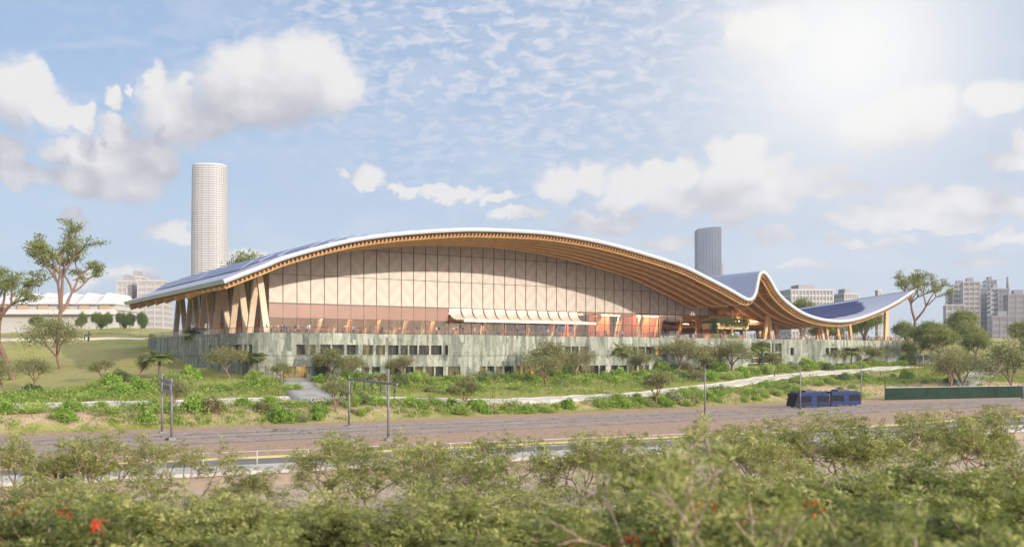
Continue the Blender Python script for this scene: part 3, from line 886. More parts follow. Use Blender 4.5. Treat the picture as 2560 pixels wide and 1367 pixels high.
us = np.arange(UL, UR + 0.01, (UR - UL) / 41)
m = MB()
for a, b in zip(us[:-1], us[1:]):
    m.face([(a, VF, 20.25), (b, VF, 20.25), (b, VF, max(20.3, zs(b))), (a, VF, max(20.3, zs(a)))])
m.face([(UL, V1 - 6, 20.25), (UL, VF, 20.25), (UL, VF, zs(UL)), (UL, V1 - 6, zs(UL))])
m.face([(UR, VF, 20.25), (UR, V1 - 6, 20.25), (UR, V1 - 6, 24.0), (UR, VF, 24.0)])
m.build('screen_wall', M['screen'], hall)
# mullion lattice: one pattern of bars
m = MB()
for u in us:
    m.bar((u, VF - 0.09, 20.2), (u, VF - 0.09, max(20.3, zs(u)) + 0.3), 0.09, 0.10, up=(0, 1, 0))
for z in (26.1, 32.0):
    ok = [u for u in us if zs(u) > z]
    m.bar((min(ok) - 1.2, VF - 0.11, z), (max(ok) + 1.2, VF - 0.11, z), 0.08, 0.14, up=(0, 1, 0))
m.bar((UL, VF - 0.12, 20.22), (UR, VF - 0.12, 20.22), 0.2, 0.22, up=(0, 1, 0))
for v in np.arange(VF + 3, V1 - 6, 3.0):
    m.bar((UL - .09, v, 20.2), (UL - .09, v, zs(UL)), 0.14, 0.14, up=(1, 0, 0))
m.build('screen_frame', M['mull'], hall)

# lower storey: brown band, glazing, fins
GZ0 = 17.25
AW0, AW1 = 105.0, 141.2
m = MB(); m.hexa([(UL, VF - .06, GZ0), (AW0, VF - .06, GZ0), (AW0, VF + .2, GZ0), (UL, VF + .2, GZ0)], [(UL, VF - .06, 20.1), (AW0, VF - .06, 20.1), (AW0, VF + .2, 20.1), (UL, VF + .2, 20.1)])
m.build('cladding_band', M['brown'], hall)
m = MB(); m.hexa([(UL - .1, VF + .2, GZ0), (UL + .2, VF + .2, GZ0), (UL + .2, V1 - 6, GZ0), (UL - .1, V1 - 6, GZ0)], [(UL - .1, VF + .2, 20.2), (UL + .2, VF + .2, 20.2), (UL + .2, V1 - 6, 20.2), (UL - .1, V1 - 6, 20.2)])
m.build('cladding_band', M['brown'], hall)
M['glass'] = glass_mat('warm_facade_glass', (0.90, 0.78, 0.68), 0.10)
gu = list(us)
for a, b in zip(gu[:-1], gu[1:]):
    mid = (a + b) / 2
    top = GZ0 if mid < AW0 else (17.6 if mid < AW1 else 20.15)
    m = MB(); m.face([(a + .06, VF + .02, DZ + .02), (b - .06, VF + .02, DZ + .02), (b - .06, VF + .02, top), (a + .06, VF + .02, top)])
    m.build('window', M['glass'], hall)
for v in np.arange(VF, V1 - 8, 6.0):
    m = MB(); m.face([(UL, v + 5.9, DZ + .02), (UL, v + .1, DZ + .02), (UL, v + .1, GZ0), (UL, v + 5.9, GZ0)]); m.build('window', M['glass'], hall)
m = MB()
for a in gu:
    m.bar((a, VF - .02, DZ), (a, VF - .02, 20.2), 0.09, 0.16, up=(0, 1, 0))
m.bar((UL, VF - .03, GZ0), (UR, VF - .03, GZ0), 0.14, 0.2, up=(0, 1, 0))
for v in np.arange(VF, V1 - 8, 3.0):
    m.bar((UL, v, DZ), (UL, v, GZ0), 0.1, 0.2, up=(1, 0, 0))
m.build('window_frame', M['mull'], hall)

# twelve curved awning shells over the entrance, with their edge beam
for q in range(12):
    a = AW0 + q * 3.0 + 0.06; b = a + 2.62
    m = MB(); st = 9
    for s in range(st):
        t0, t1 = s / st, (s + 1) / st
        f0 = lambda t: (VF - 0.15 - 3.1 * (1 - cos(t * pi / 2)), 20.15 - 2.55 * sin(t * pi / 2))
        (v0, z0), (v1, z1) = f0(t0), f0(t1)
        # each shell swings out further at its right end
        m.hexa([(a, v0, z0), (b, v0 - .25, z0), (b, v1 - .55 * t1 - .25, z1), (a, v1, z1)], [(a, v0 + .12, z0 + .02), (b, v0 - .13, z0 + .02), (b, v1 - .55 * t1 - .13, z1 + .1), (a, v1 + .12, z1 + .1)])
    m.build('awning_shell', M['shell'], hall)
    m = MB()
    for s in range(st):
        (v0, z0), (v1, z1) = f0(s / st), f0((s + 1) / st)
        m.hexa([(b + .03, v0 - .34, z0), (b + .33, v0 - .34, z0), (b + .33, v1 - .62 * (s + 1) / st - .3, z1), (b + .03, v1 - .62 * (s + 1) / st - .3, z1)], [(b + .03, v0 + .3, z0), (b + .33, v0 + .3, z0), (b + .33, v1 + .3, z1), (b + .03, v1 + .3, z1)])
    m.build('awning_gap_shade', M['mull'], hall)  # dark bar in each gap, standing in for the shade between shells
m = MB(); m.hexa([(AW0 + 1.5, VF - 4.4, 17.05), (AW1 + 2.2, VF - 4.4, 17.05), (AW1 + 2.2, VF - 3.6, 17.05), (AW0 + 1.5, VF - 3.6, 17.05)], [(AW0 + 1.5, VF - 4.4, 17.6), (AW1 + 2.2, VF - 4.4, 17.6), (AW1 + 2.2, VF - 3.6, 17.6), (AW0 + 1.5, VF - 3.6, 17.6)])
for q in range(13): m.box((AW0 + 1.5 + q * 3.05, VF - 2.0, 17.4), (0.16, 3.6, 0.2))
m.build('awning_beam', M['beamw'], hall)

# what stands inside the hall
M['ceil'] = mat('pale_timber_ceiling', (0.70, 0.50, 0.28), 0.7, var=0.1, scale=0.3)
M['banner'] = mat('blue_banner_cloth', (0.06, 0.09, 0.36), 0.7, var=0.3, scale=0.4)
M['red'] = mat('red_brown_inner_panel', (0.50, 0.16, 0.08), 0.6, var=0.2, scale=0.2)
M['lamp'] = glow_mat('warm_ceiling_light', (1.0, 0.74, 0.46), 24.0)
M['fill_lamp'] = glow_mat('soft_ceiling_light', (1.0, 0.76, 0.5), 7.0)
m = MB(); m.box(((UL + UR) / 2, 226.2, 17.0), (UR - UL - 1, 0.3, 6.6)); m.build('inner_wall', M['inner'], hall)
m = MB(); m.box(((UL + 140) / 2, 208, 20.0), (140 - UL - 1, 36, 0.3)); m.build('inner_ceiling', M['ceil'], hall)
m = MB(); m.box((163, 208, 20.6), (43, 36, 0.3)); m.build('inner_ceiling', M['ceil'], hall)
for q in range(9):
    m = MB(); m.box((70 + q * 13.2, 203, 19.75 if 70 + q * 13.2 < 139 else 20.35), (7.0, 1.0, 0.12)); m.build('ceiling_and_fill_light', M['lamp'], hall)
for q, (u, h) in enumerate(((128, 3.2), (131.5, 3.0), (135, 3.2), (138, 2.6), (143.5, 2.9), (147, 2.4))):
    m = MB(); m.box((u, 199.5, 17.2 - 0.1 * q), (2.3, 0.12, h)); m.build('banner', M['banner'], hall)
for u, ww in ((150, 5), (160, 7), (170, 6), (178, 6)):
    m = MB(); m.box((u, 205, 17.1), (ww, 0.3, 6.4)); m.build('inner_panel', M['red'], hall)
for q in range(15):
    u = 80 + q * 7.1
    for dv in (0, 9.5):
        m = MB(); m.bar((u + 1.2, 194.5 + dv, 20.0), (u - 0.6, 194.5 + dv, DZ), 0.9, 0.5, up=(0, 1, 0), w2=0.55); m.build('inner_column', M['colwarm'] if (q + int(dv)) % 3 else M['colwood'], hall)

# V shaped columns ---------------------------------------------------------------
def aframe(u, v, spread_u, spread_v, top, m_, w=1.15, z0=DZ):
    for sg in (-1, 1):
        m = MB()
        d = 0.35
        m.bar((u + sg * spread_u * 0.06, v + sg * spread_v * 0.06, top), (u + sg * spread_u, v + sg * spread_v, z0), 0.75, w, up=(1, 0, 0) if spread_v else (0, 1, 0), w2=0.7, h2=w * 1.05)
        m.build('column', m_, hall)


for v in (182.5, 194.5, 206.5, 218.5, 230.5, 242):
    aframe(59.2, v, 0, 5.2, zs(59.2) + 0.2, M['colwood'])
for v in (178.0, 202, 226, 248):
    aframe(195.8, v, 2.0, 0.6, zroof(195.8, v) + 0.1, M['colwarm'], 0.9)
    aframe(239.6, v - 4.5, 1.6, 0.9, zroof(239.6, v - 4.5) + 0.1, M['colwarm'], 0.9)
for u, v in ((205, 183), (210, 179), (216, 177), (221, 182), (224.5, 178.5), (229, 186), (233, 181), (206, 204), (213, 204), (222, 206), (230, 206), (215, 228), (225, 228), (233, 228)):
    m = MB(); m.bar((u - 0.5, v, zroof(u, v) + 0.1), (u + 0.5, v - 0.3, DZ), 0.9, 0.6, up=(0, 1, 0)); m.build('column', M['colwarm'] if (int(u) % 3) else M['colwood'], hall)
for v in (183, 196, 215, 235):
    m = MB(); m.bar((187.5, v, 21.5), (187.5, v, DZ), 0.9, 0.8, up=(0, 1, 0)); m.build('column', M['colwarm'], hall)
# trusses between hall and hump
for v, za in ((186.5, 20.6), (197, 20.3), (212, 20.3), (230, 20.3)):
    m = MB(); m.bar((186, v, za + .45), (214 if v > 190 else 203, v, za - .1), 0.5, 1.1, up=(0, 0, 1)); m.build('timber_beam', M['wood'], hall)
    m = MB(); m.bar((186, v + .6, za - 2.2), (209, v + .6, za - 2.2), 0.4, 0.8); m.build('timber_beam', M['woodl'], hall)
    m = MB(); m.bar((190, v + .3, za - .2), (204, v + .3, za - 2.0), 0.4, 0.5); m.build('timber_beam', M['woodl'], hall)
for u in (189, 197, 205):
    m = MB(); m.bar((u, 183, 20.0), (u, 240, 20.0), 0.5, 0.9); m.build('timber_beam', M['wood'], hall)
m = MB(); m.box((207, 207, 17.7), (34, 34, 0.7)); m.build('inner_ceiling', M['ceil'], hall)
for u, v in ((192, 186), (200, 186), (192, 205), (203, 205), (211, 186)):
    m = MB(); m.box((u, v, 18.6 if v > 190 else 18.9), (4.5, 0.5, 0.12)); m.build('ceiling_and_fill_light', M['fill_lamp'], hall)  # added glowing strips that brighten the beams and roof underside

# podium -------------------------------------------------------------------------
PP = [(57, 258), (53.5, 250), (52.6, 240), (52.8, 225), (53, 210), (53.2, 195), (54, 184), (57, 176.5), (63, 173.0)]
for u in np.arange(68, 239, 3.0):
    PP.append((u, 171.6 + 2.3 * sin(2 * pi * (u - 74) / 37.0) + 0.4 * sin(u * 0.41)))
PP += [(241.5, 170.5), (244.5, 174), (246, 181), (246.5, 200), (247, 225), (246, 250)]
WP = spline(np.array(PP), 560)
dW = np.gradient(WP, axis=0); dW /= np.linalg.norm(dW, axis=1)[:, None]
NW = np.stack([dW[:, 1], -dW[:, 0]], axis=1)
SW = np.concatenate([[0], np.cumsum(np.linalg.norm(np.diff(WP, axis=0), axis=1))])
WPX = np.array([px((p[0], p[1], 10.0))[0] for p in WP])
fi = np.nonzero((WP[:, 0] < 246.0) & (np.arange(len(WP)) < np.argmax(WP[:, 0] > 245)))[0]


def s_at(x):
    """length along the podium wall at the photo column x"""
    o = np.argsort(WPX[fi])
    return float(np.interp(x, WPX[fi][o], SW[fi][o]))


def wpt(s, out=0.0):
    p = np.array([np.interp(s, SW, WP[:, 0]), np.interp(s, SW, WP[:, 1])])
    q = np.array([np.interp(s, SW, NW[:, 0]), np.interp(s, SW, NW[:, 1])]); q /= np.linalg.norm(q)
    return p + q * out


UP = [(523, 532), (535, 543), (546, 554), (557, 566), (569, 578), (581, 606), (610, 618), (621, 632), (740, 765), (772, 790), (800, 826), (830, 860), (865, 895), (905, 932), (938, 962), (970, 996), (1001, 1019), (1023, 1043), (1047, 1072), (1077, 1104), (1112, 1120),
      (1379, 1391), (1394, 1406), (1410, 1426), (1429, 1446), (1450, 1471), (1581, 1592), (1595, 1611), (1614, 1634), (1638, 1660), (1708, 1717), (1720, 1734), (1737, 1750), (1753, 1763), (1766, 1779), (1783, 1800), (1975, 1984), (2064, 2072), (2075, 2094), (2104, 2122), (2130, 2146), (2164, 2188), (2198, 2206), (2240, 2250)]
LOW = [(905, 923), (930, 950), (975, 1010), (1014, 1034), (1038, 1058), (1063, 1085), (1089, 1108), (1120, 1150), (1199, 1214), (1218, 1236), (1240, 1256), (1261, 1284), (1290, 1312), (1317, 1342), (1346, 1368), (1424, 1440), (1445, 1463), (1468, 1496), (1500, 1514), (1528, 1545), (1550, 1568), (1572, 1592), (1597, 1608), (1612, 1622),
       (1660, 1700), (1752, 1762), (1766, 1778), (1870, 1882), (1992, 2000), (2010, 2030), (2040, 2056), (2086, 2110), (2122, 2140), (2205, 2230)]
OPEN = [(s_at(a), s_at(b), 9.72, 11.62) for a, b in UP] + [(s_at(a), s_at(b), 5.3, 7.35) for a, b in LOW]
OPEN += [(s_at(706), s_at(735), 5.0, 7.5), (s_at(738), s_at(768), 5.0, 7.5)]
OPEN += [(s_at(a), s_at(b), 6.0, 12.75) for a, b in ((1877, 1905), (1909, 1925), (1929, 1932.5), (1936, 1953))]
M['stone'] = ms2 = bpy.data.materials.new('weathered_green_grey_stone'); n, l = nodes_of(ms2); k = N(ms2.node_tree); bs = n['Principled BSDF']
uvn = n.new('ShaderNodeUVMap').outputs[0]
ts = k.vec('MULTIPLY', uvn, (1.0, 0.24, 1))
pan = k.add('ShaderNodeTexVoronoi', i_Scale=1.15, distance='CHEBYCHEV'); l.new(ts, pan.inputs['Vector'])
sepc = k.add('ShaderNodeSeparateColor'); l.new(pan.outputs['Color'], sepc.inputs[0])
streak = k.noise(k.vec('MULTIPLY', uvn, (1.0, 0.12, 1)), 1.5, 6, 0.65)
blot = k.noise(k.vec('MULTIPLY', uvn, (1.0, 0.6, 1)), 0.85, 7, 0.72, 0.8)
fine = k.noise(uvn, 4.5, 5, 0.7)
tone = k.math('ADD', k.math('ADD', k.math('MULTIPLY', sepc.outputs[0], 0.30), k.math('MULTIPLY', streak, 0.40)), k.math('MULTIPLY', fine, 0.34))
sc = k.ramp(tone, [(0.30, (0.07, 0.083, 0.07)), (0.42, (0.165, 0.185, 0.15)), (0.54, (0.27, 0.285, 0.23)), (0.72, (0.42, 0.42, 0.35))])
stain = k.math('MULTIPLY', k.step(k.noise(k.vec('MULTIPLY', uvn, (1.0, 0.7, 1)), 1.1, 8, 0.76, 0.6), 0.53, 0.62), k.step(fine, 0.35, 0.6))
sc = k.mix(k.math('MULTIPLY', stain, 0.85), sc, c4((0.10, 0.105, 0.085)))
ed = k.add('ShaderNodeTexVoronoi', i_Scale=1.15, feature='DISTANCE_TO_EDGE', distance='EUCLIDEAN'); l.new(ts, ed.inputs['Vector'])
sc = k.mix(k.math('MULTIPLY', k.step(ed.outputs['Distance'], 0.03, 0.0), 0.45), sc, c4((0.09, 0.10, 0.085)))
l.new(sc, bs.inputs['Base Color']); bs.inputs['Roughness'].default_value = 0.85
hh = k.math('ADD', k.math('MULTIPLY', sepc.outputs[1], 0.6), k.math('ADD', k.math('MULTIPLY', blot, 0.8), k.math('MULTIPLY', fine, 0.35)))
bp = k.add('ShaderNodeBump', i_Strength=0.9, i_Distance=0.3, i_Height=hh); l.new(bp.outputs[0], bs.inputs['Normal'])

sc_ = sorted(set([round(s, 3) for s in SW[::2]] + [round(v, 3) for o in OPEN for v in o[:2]]))
zc = [2.0, 5.0, 5.3, 6.0, 7.35, 7.5, 9.6, 9.72, 11.62, 12.75, 13.8]
offs = lambda z: 0.0 if z < 9.6 - 1e-6 else 0.16
Vv = []; Ff = []; UVs = []
def quad(pts, uvs):
    b = len(Vv); Vv.extend(pts); Ff.append((b, b + 1, b + 2, b + 3)); UVs.extend(uvs)
PT = {s: wpt(s) for s in sc_}
NT = {s: wpt(s, 1.0) - wpt(s) for s in sc_}
for a, b in zip(sc_[:-1], sc_[1:]):
    mid = (a + b) / 2
    pa_, pb_, na, nb = PT[a], PT[b], NT[a], NT[b]
    for z0, z1 in zip(zc[:-1], zc[1:]):
        mz = (z0 + z1) / 2
        if any(o[0] - 1e-4 < mid < o[1] + 1e-4 and o[2] - 1e-4 < mz < o[3] + 1e-4 for o in OPEN): continue
        of = offs(z0)
        quad([(*(pa_ + na * of), z0), (*(pb_ + nb * of), z0), (*(pb_ + nb * of), z1), (*(pa_ + na * of), z1)], [(a, z0), (b, z0), (b, z1), (a, z1)])
    quad([(*(pa_), 9.6), (*(pb_), 9.6), (*(pb_ + nb * .16), 9.6), (*(pa_ + na * .16), 9.6)], [(a, 0), (b, 0), (b, .2), (a, .2)])
    quad([(*(pa_ + na * .16), 13.8), (*(pb_ + nb * .16), 13.8), (*(pb_ - nb * .5), 13.8), (*(pa_ - na * .5), 13.8)], [(a, 0), (b, 0), (b, .6), (a, .6)])
RD = 0.75
for (a, b, z0, z1) in OPEN:
    pa_, pb_ = wpt(a), wpt(b); na, nb = wpt(a, 1) - pa_, wpt(b, 1) - pb_
    of = 0.16 if z1 > 9.6 else 0.0
    o1 = [pa_ + na * of, pb_ + nb * of]; i1 = [pa_ - na * RD, pb_ - nb * RD]
    quad([(*o1[0], z0), (*i1[0], z0), (*i1[0], z1), (*o1[0], z1)][::1], [(0, z0), (1, z0), (1, z1), (0, z1)])
    quad([(*i1[1], z0), (*o1[1], z0), (*o1[1], z1), (*i1[1], z1)], [(0, z0), (1, z0), (1, z1), (0, z1)])
    quad([(*o1[0], z1), (*i1[0], z1), (*i1[1], z1), (*o1[1], z1)], [(a, 0), (a, 1), (b, 1), (b, 0)])
    quad([(*o1[0], z0), (*o1[1], z0), (*i1[1], z0), (*i1[0], z0)], [(a, 0), (b, 0), (b, 1), (a, 1)])
off = np.array(offset_of(hall))
me = mesh_np('stone_wall', np.array(Vv) - off, np.array(Ff), M['stone'])
uvl = me.uv_layers.new(name='UVMap'); uvl.data.foreach_set('uv', np.array(UVs, dtype=np.float32).ravel())
wall = obj('stone_wall', me, hall)


def pane_mat(name, c, e, es):
    """room glazing: dark reflecting pane, a dim lit room behind some of them"""
    m = bpy.data.materials.new(name); n, l = nodes_of(m); k = N(m.node_tree); bs = n['Principled BSDF']
    pos = n.new('ShaderNodeNewGeometry').outputs['Position']
    f = k.noise(k.vec('MULTIPLY', pos, (1.0, 1.0, 0.35)), 0.8, 3)
    l.new(k.ramp(f, [(0.35, tuple(x * .5 for x in c)), (0.65, c)]), bs.inputs['Base Color']); bs.inputs['Roughness'].default_value = 0.06
    if es:
        l.new(k.ramp(f, [(0.38, (0, 0, 0)), (0.62, e)]), bs.inputs['Emission Color']); bs.inputs['Emission Strength'].default_value = es
    return m


PM = [pane_mat('dark_room_glass', (0.03, 0.032, 0.025), None, 0), pane_mat('dim_lit_room_glass', (0.05, 0.045, 0.03), (0.28, 0.22, 0.09), 0.4), pane_mat('warm_lit_room_glass', (0.08, 0.06, 0.03), (0.65, 0.40, 0.12), 0.55)]
rg = random.Random(5)
for j, (a, b, z0, z1) in enumerate(OPEN):
    pa_, pb_ = wpt(a, -RD + .08), wpt(b, -RD + .08)
    warm = 2 if (z1 < 7.6 and z0 <= 5.0) or (s_at(1288) < a < s_at(1370) and z1 < 8) or rg.random() < .06 else (1 if rg.random() < .38 else 0)
    m = MB(); m.face([(*pa_, z0), (*pb_, z0), (*pb_, z1), (*pa_, z1)])
    fr = m.build('window', PM[warm], hall)
    if z1 - z0 > 3:
        m = MB()
        for zz in (7.6, 9.0, 10.4): m.bar((*wpt(a, -.3), zz), (*wpt(b, -.3), zz), 0.12, 0.14)
        m.build('frame', M['beamw'], fr)
    elif b - a > 1.6:
        m = MB(); c_ = wpt((a + b) / 2, -RD + .12); m.bar((*c_, z0), (*c_, z1), 0.06, 0.06); m.build('frame', M['mull'], fr)
# deck and its railing
dk = [tuple(wpt(s, -0.45)) for s in np.linspace(0, SW[-1], 240)]
m = MB(); m.face([(x, y, 13.74) for x, y in dk]); m.face([(x, y, 13.2) for x, y in dk[::-1]])
m.build('terrace_deck', M['deck'], hall)
M['rglass'] = glass_mat('railing_glass', (0.86, 0.80, 0.76), 0.05)
g = MB(); h_ = MB()
ss = np.arange(2, SW[-1] - 2, 1.6)
for a, b in zip(ss[:-1], ss[1:]):
    pa_, pb_ = wpt(a, -.12), wpt(b, -.12)
    g.face([(*pa_, 13.83), (*pb_, 13.83), (*pb_, 14.82), (*pa_, 14.82)])
    h_.bar((*pa_, 14.86), (*pb_, 14.86), 0.07, 0.07)
    h_.bar((*pa_, 13.8), (*pa_, 14.84), 0.05, 0.05)
g.build('railing_glass', M['rglass'], hall)
h_.build('handrail', M['mull'], hall)
# ------------------------------------------------------------------ plants
rng = np.random.default_rng(11)
M['bark'] = mat('red_brown_bark', (0.20, 0.115, 0.085), 0.9, var=0.25, scale=3, bump=0.4)
M['bark2'] = mat('grey_brown_bark', (0.25, 0.175, 0.13), 0.9, var=0.25, scale=3, bump=0.4)
M['barkp'] = mat('pale_fine_bark', (0.34, 0.25, 0.19), 0.9, var=0.2, scale=3)
M['palmbark'] = mat('grey_palm_bark', (0.13, 0.105, 0.085), 0.9, var=0.2, scale=4, bump=0.4)
M['olive'] = leaf_mat('olive_leaves', (0.14, 0.15, 0.06), (0.25, 0.25, 0.11), (0.38, 0.35, 0.17))
M['gum'] = leaf_mat('green_gum_leaves', (0.1, 0.13, 0.035), (0.2, 0.23, 0.065), (0.34, 0.33, 0.11))
M['dark'] = leaf_mat('dark_green_leaves', (0.045, 0.075, 0.025), (0.11, 0.16, 0.05), (0.2, 0.24, 0.08), 0.25)
M['feather'] = leaf_mat('feathery_leaves', (0.12, 0.145, 0.04), (0.32, 0.33, 0.1), (0.58, 0.53, 0.23), 0.4)
M['feather2'] = leaf_mat('deep_green_leaves', (0.06, 0.08, 0.025), (0.17, 0.19, 0.06), (0.36, 0.35, 0.13), 0.35)
M['palm'] = leaf_mat('palm_leaves', (0.14, 0.20, 0.05), (0.30, 0.38, 0.10), (0.50, 0.54, 0.20), 0.3)
M['bright'] = leaf_mat('bright_shrub_leaves', (0.12, 0.23, 0.035), (0.26, 0.43, 0.06), (0.48, 0.58, 0.14), 0.4)
M['lime'] = leaf_mat('lime_grass_leaves', (0.2, 0.3, 0.07), (0.37, 0.48, 0.12), (0.58, 0.62, 0.24), 0.4)
M['sage'] = leaf_mat('grey_green_leaves', (0.15, 0.18, 0.09), (0.28, 0.31, 0.16), (0.42, 0.43, 0.24), 0.35)
M['tan'] = leaf_mat('brownish_shrub_leaves', (0.12, 0.10, 0.045), (0.23, 0.19, 0.09), (0.36, 0.29, 0.15), 0.3)
M['ivy'] = leaf_mat('dark_climber_leaves', (0.02, 0.05, 0.025), (0.05, 0.10, 0.045), (0.10, 0.16, 0.06), 0.25)
M['flower'] = leaf_mat('red_flower_petals', (0.42, 0.03, 0.012), (0.68, 0.07, 0.025), (0.85, 0.20, 0.06), 0.3)


def unit(a): return a / (np.linalg.norm(a, axis=-1, keepdims=True) + 1e-9)


def leaves(C, L, W, rng, up=0.4, axis=None, spread=1.0):
    """diamond leaves at centres C"""
    n = len(C)
    t = rng.normal(size=(n, 3))
    if axis is not None: t = axis + t * spread
    t = unit(t)
    nr = rng.normal(size=(n, 3)); nr[:, 2] += up * 2
    b = unit(np.cross(nr, t))
    L = (L * rng.uniform(0.6, 1.25, n))[:, None]; W_ = (W * rng.uniform(0.7, 1.2, n))[:, None]
    V = np.stack([C - t * L / 2, C + b * W_ / 2 + t * L * 0.05, C + t * L / 2, C - b * W_ / 2 + t * L * 0.05], axis=1).reshape(-1, 3)
    return V


def sprays(tips, dirs, rng, n_leaf=14, length=0.7, leaf=0.2, width=0.05, droop=0.5, jit=0.15):
    """pinnate sprays: leaflets set in pairs along an arching stalk"""
    n = len(tips)
    d = unit(dirs + rng.normal(size=(n, 3)) * 0.35)
    s = np.linspace(0.1, 1, n_leaf)
    ln = (length * rng.uniform(0.6, 1.2, n))
    base = tips[:, None, :] + d[:, None, :] * (s[None, :] * ln[:, None])[:, :, None]
    base[:, :, 2] -= droop * (s[None, :] ** 2) * ln[:, None] * rng.uniform(0.3, 1, n)[:, None]
    side = unit(np.cross(d, np.array([0, 0, 1.0]) + rng.normal(size=(n, 3)) * 0.4))
    sg = np.where(np.arange(n_leaf) % 2 == 0, 1.0, -1.0)
    tdir = unit(side[:, None, :] * sg[None, :, None] + d[:, None, :] * 0.55 + rng.normal(size=(n, n_leaf, 3)) * jit)
    lf = leaf * (1.1 - 0.5 * s)[None, :] * np.ones((n, 1))
    a = base; tip = base + tdir * lf[:, :, None]
    nr = np.cross(tdir, d[:, None, :] + 1e-3); wv = unit(np.cross(nr, tdir)) * (width / 2)
    mid = base + tdir * (lf * 0.5)[:, :, None]
    V = np.stack([a, mid + wv, tip, mid - wv], axis=2).reshape(-1, 3)
    return V


def quads(nv): return np.arange(nv).reshape(-1, 4)


class Skel:
    """branching skeleton grown from the ground up"""
    def __init__(s, rng): s.r = rng; s.seg = []; s.tips = []; s.tdir = []
    def grow(s, p, d, L, r, depth, sp):
        n = 3
        q = np.array(p, float); d = unit(np.array(d, float))
        for i in range(n):
            d = unit(d + s.r.normal(size=3) * sp['wob'] + np.array([0, 0, sp['up'][min(depth, len(sp['up']) - 1)]]))
            e = q + d * L / n
            r2 = r * (1 - 0.33 * (i + 1) / n)
            s.seg.append((q.copy(), e.copy(), r * (1 - 0.33 * i / n), r2)); q = e
            if depth >= sp['depth'] - 1: s.tips.append(q.copy()); s.tdir.append(d.copy())
        if depth >= sp['depth']:
            return
        k = sp['kids'][min(depth, len(sp['kids']) - 1)]
        a0 = s.r.uniform(0, 2 * pi)
        for j in range(k):
            ang = sp['ang'][min(depth, len(sp['ang']) - 1)] * s.r.uniform(0.7, 1.25)
            az_ = a0 + 2 * pi * j / k + s.r.normal() * 0.35
            ax = unit(np.cross(d, np.array([cos(az_), sin(az_), 0.3])))
            nd = d * cos(ang) + np.cross(ax, d) * sin(ang)
            s.grow(q, nd, L * sp['len'][min(depth, len(sp['len']) - 1)] * s.r.uniform(0.8, 1.2), r * 0.66 * (1.15 if k < 3 else 1.0), depth + 1, sp)


def tubes(seg, rmin=0.012, n=6):
    P0 = np.array([a[0] for a in seg]); P1 = np.array([a[1] for a in seg])
    R0 = np.maximum(np.array([a[2] for a in seg]), rmin); R1 = np.maximum(np.array([a[3] for a in seg]), rmin)
    d = unit(P1 - P0); P1 = P1 + d * 0.3 * R1[:, None]
    a = unit(np.cross(d, np.array([0.31, 0.17, 0.93]))); b = np.cross(a, d)
    th = np.arange(n) * 2 * pi / n
    ring = a[:, None, :] * np.cos(th)[None, :, None] + b[:, None, :] * np.sin(th)[None, :, None]
    A_ = P0[:, None, :] + ring * R0[:, None, None]; B2 = P1[:, None, :] + ring * R1[:, None, None]
    V = np.concatenate([A_, B2], axis=1).reshape(-1, 3)
    base = (np.arange(len(seg)) * 2 * n)[:, None]
    i = np.arange(n)[None, :]; j = (i + 1) % n
    Q = np.stack([base + i, base + j, base + n + j, base + n + i], axis=2).reshape(-1, 4)
    return V, Q


PROTO = {}


def tree_proto(key, seed, H, spec, leafer, bark, leafm):
    r = np.random.default_rng(seed)
    sk = Skel(r)
    for st in range(spec.get('stems', 1)):
        az_ = r.uniform(0, 2 * pi); lean = spec.get('lean', 0.05)
        sk.grow((0.12 * cos(az_) * (st > 0), 0.12 * sin(az_) * (st > 0), -0.3), (lean * cos(az_), lean * sin(az_), 1), spec['L'], spec['r'], 0, spec)
    T = np.array(sk.tips); D = np.array(sk.tdir)
    z = T[:, 2].max(); sc = H / (z + spec.get('pad', 0.3))
    V, Q = tubes(sk.seg); V = V * sc; V[:, 2] += 0
    T = T * sc
    LV = leafer(T, D, r)
    tr = mesh_np(key + '_trunk', V, Q, M[bark], True)
    cr = mesh_np(key + '_crown', LV, quads(len(LV)), M[leafm])
    PROTO[key] = (tr, cr)


def plant_tree(key, name, loc, label, cat='tree', group=None, s=1.0, rz=None, sz=None):
    t = thing(name, label, cat, loc, group)
    tr, cr = PROTO[key]
    a = obj('trunk', tr, t); b = obj('crown', cr, t)
    t.rotation_euler = (0, 0, rng.uniform(0, 2 * pi) if rz is None else rz)
    t.scale = (s, s, s if sz is None else sz)
    return t


def clump(n, rad, flat, L, W, keep=1.0, up=0.5):
    def f(T, D, r):
        idx = np.nonzero(r.uniform(size=len(T)) < keep)[0]
        T2 = T[idx]
        C = np.repeat(T2, n, axis=0)
        o = r.normal(size=C.shape) * rad; o[:, 2] *= flat
        return leaves(C + o, L, W, r, up)
    return f


def feather(per, length, leaf, width, n_leaf=12, jit=0.35):
    def f(T, D, r):
        C = np.repeat(T, per, axis=0); d = np.repeat(D, per, axis=0)
        az_ = r.uniform(0, 2 * pi, len(C))
        out = np.stack([np.cos(az_), np.sin(az_), r.normal(size=len(C)) * 0.25 + 0.12], axis=1)
        return sprays(C + r.normal(size=C.shape) * 0.12, d * 0.25 + out, r, n_leaf, length, leaf, width, 0.45, jit)
    return f


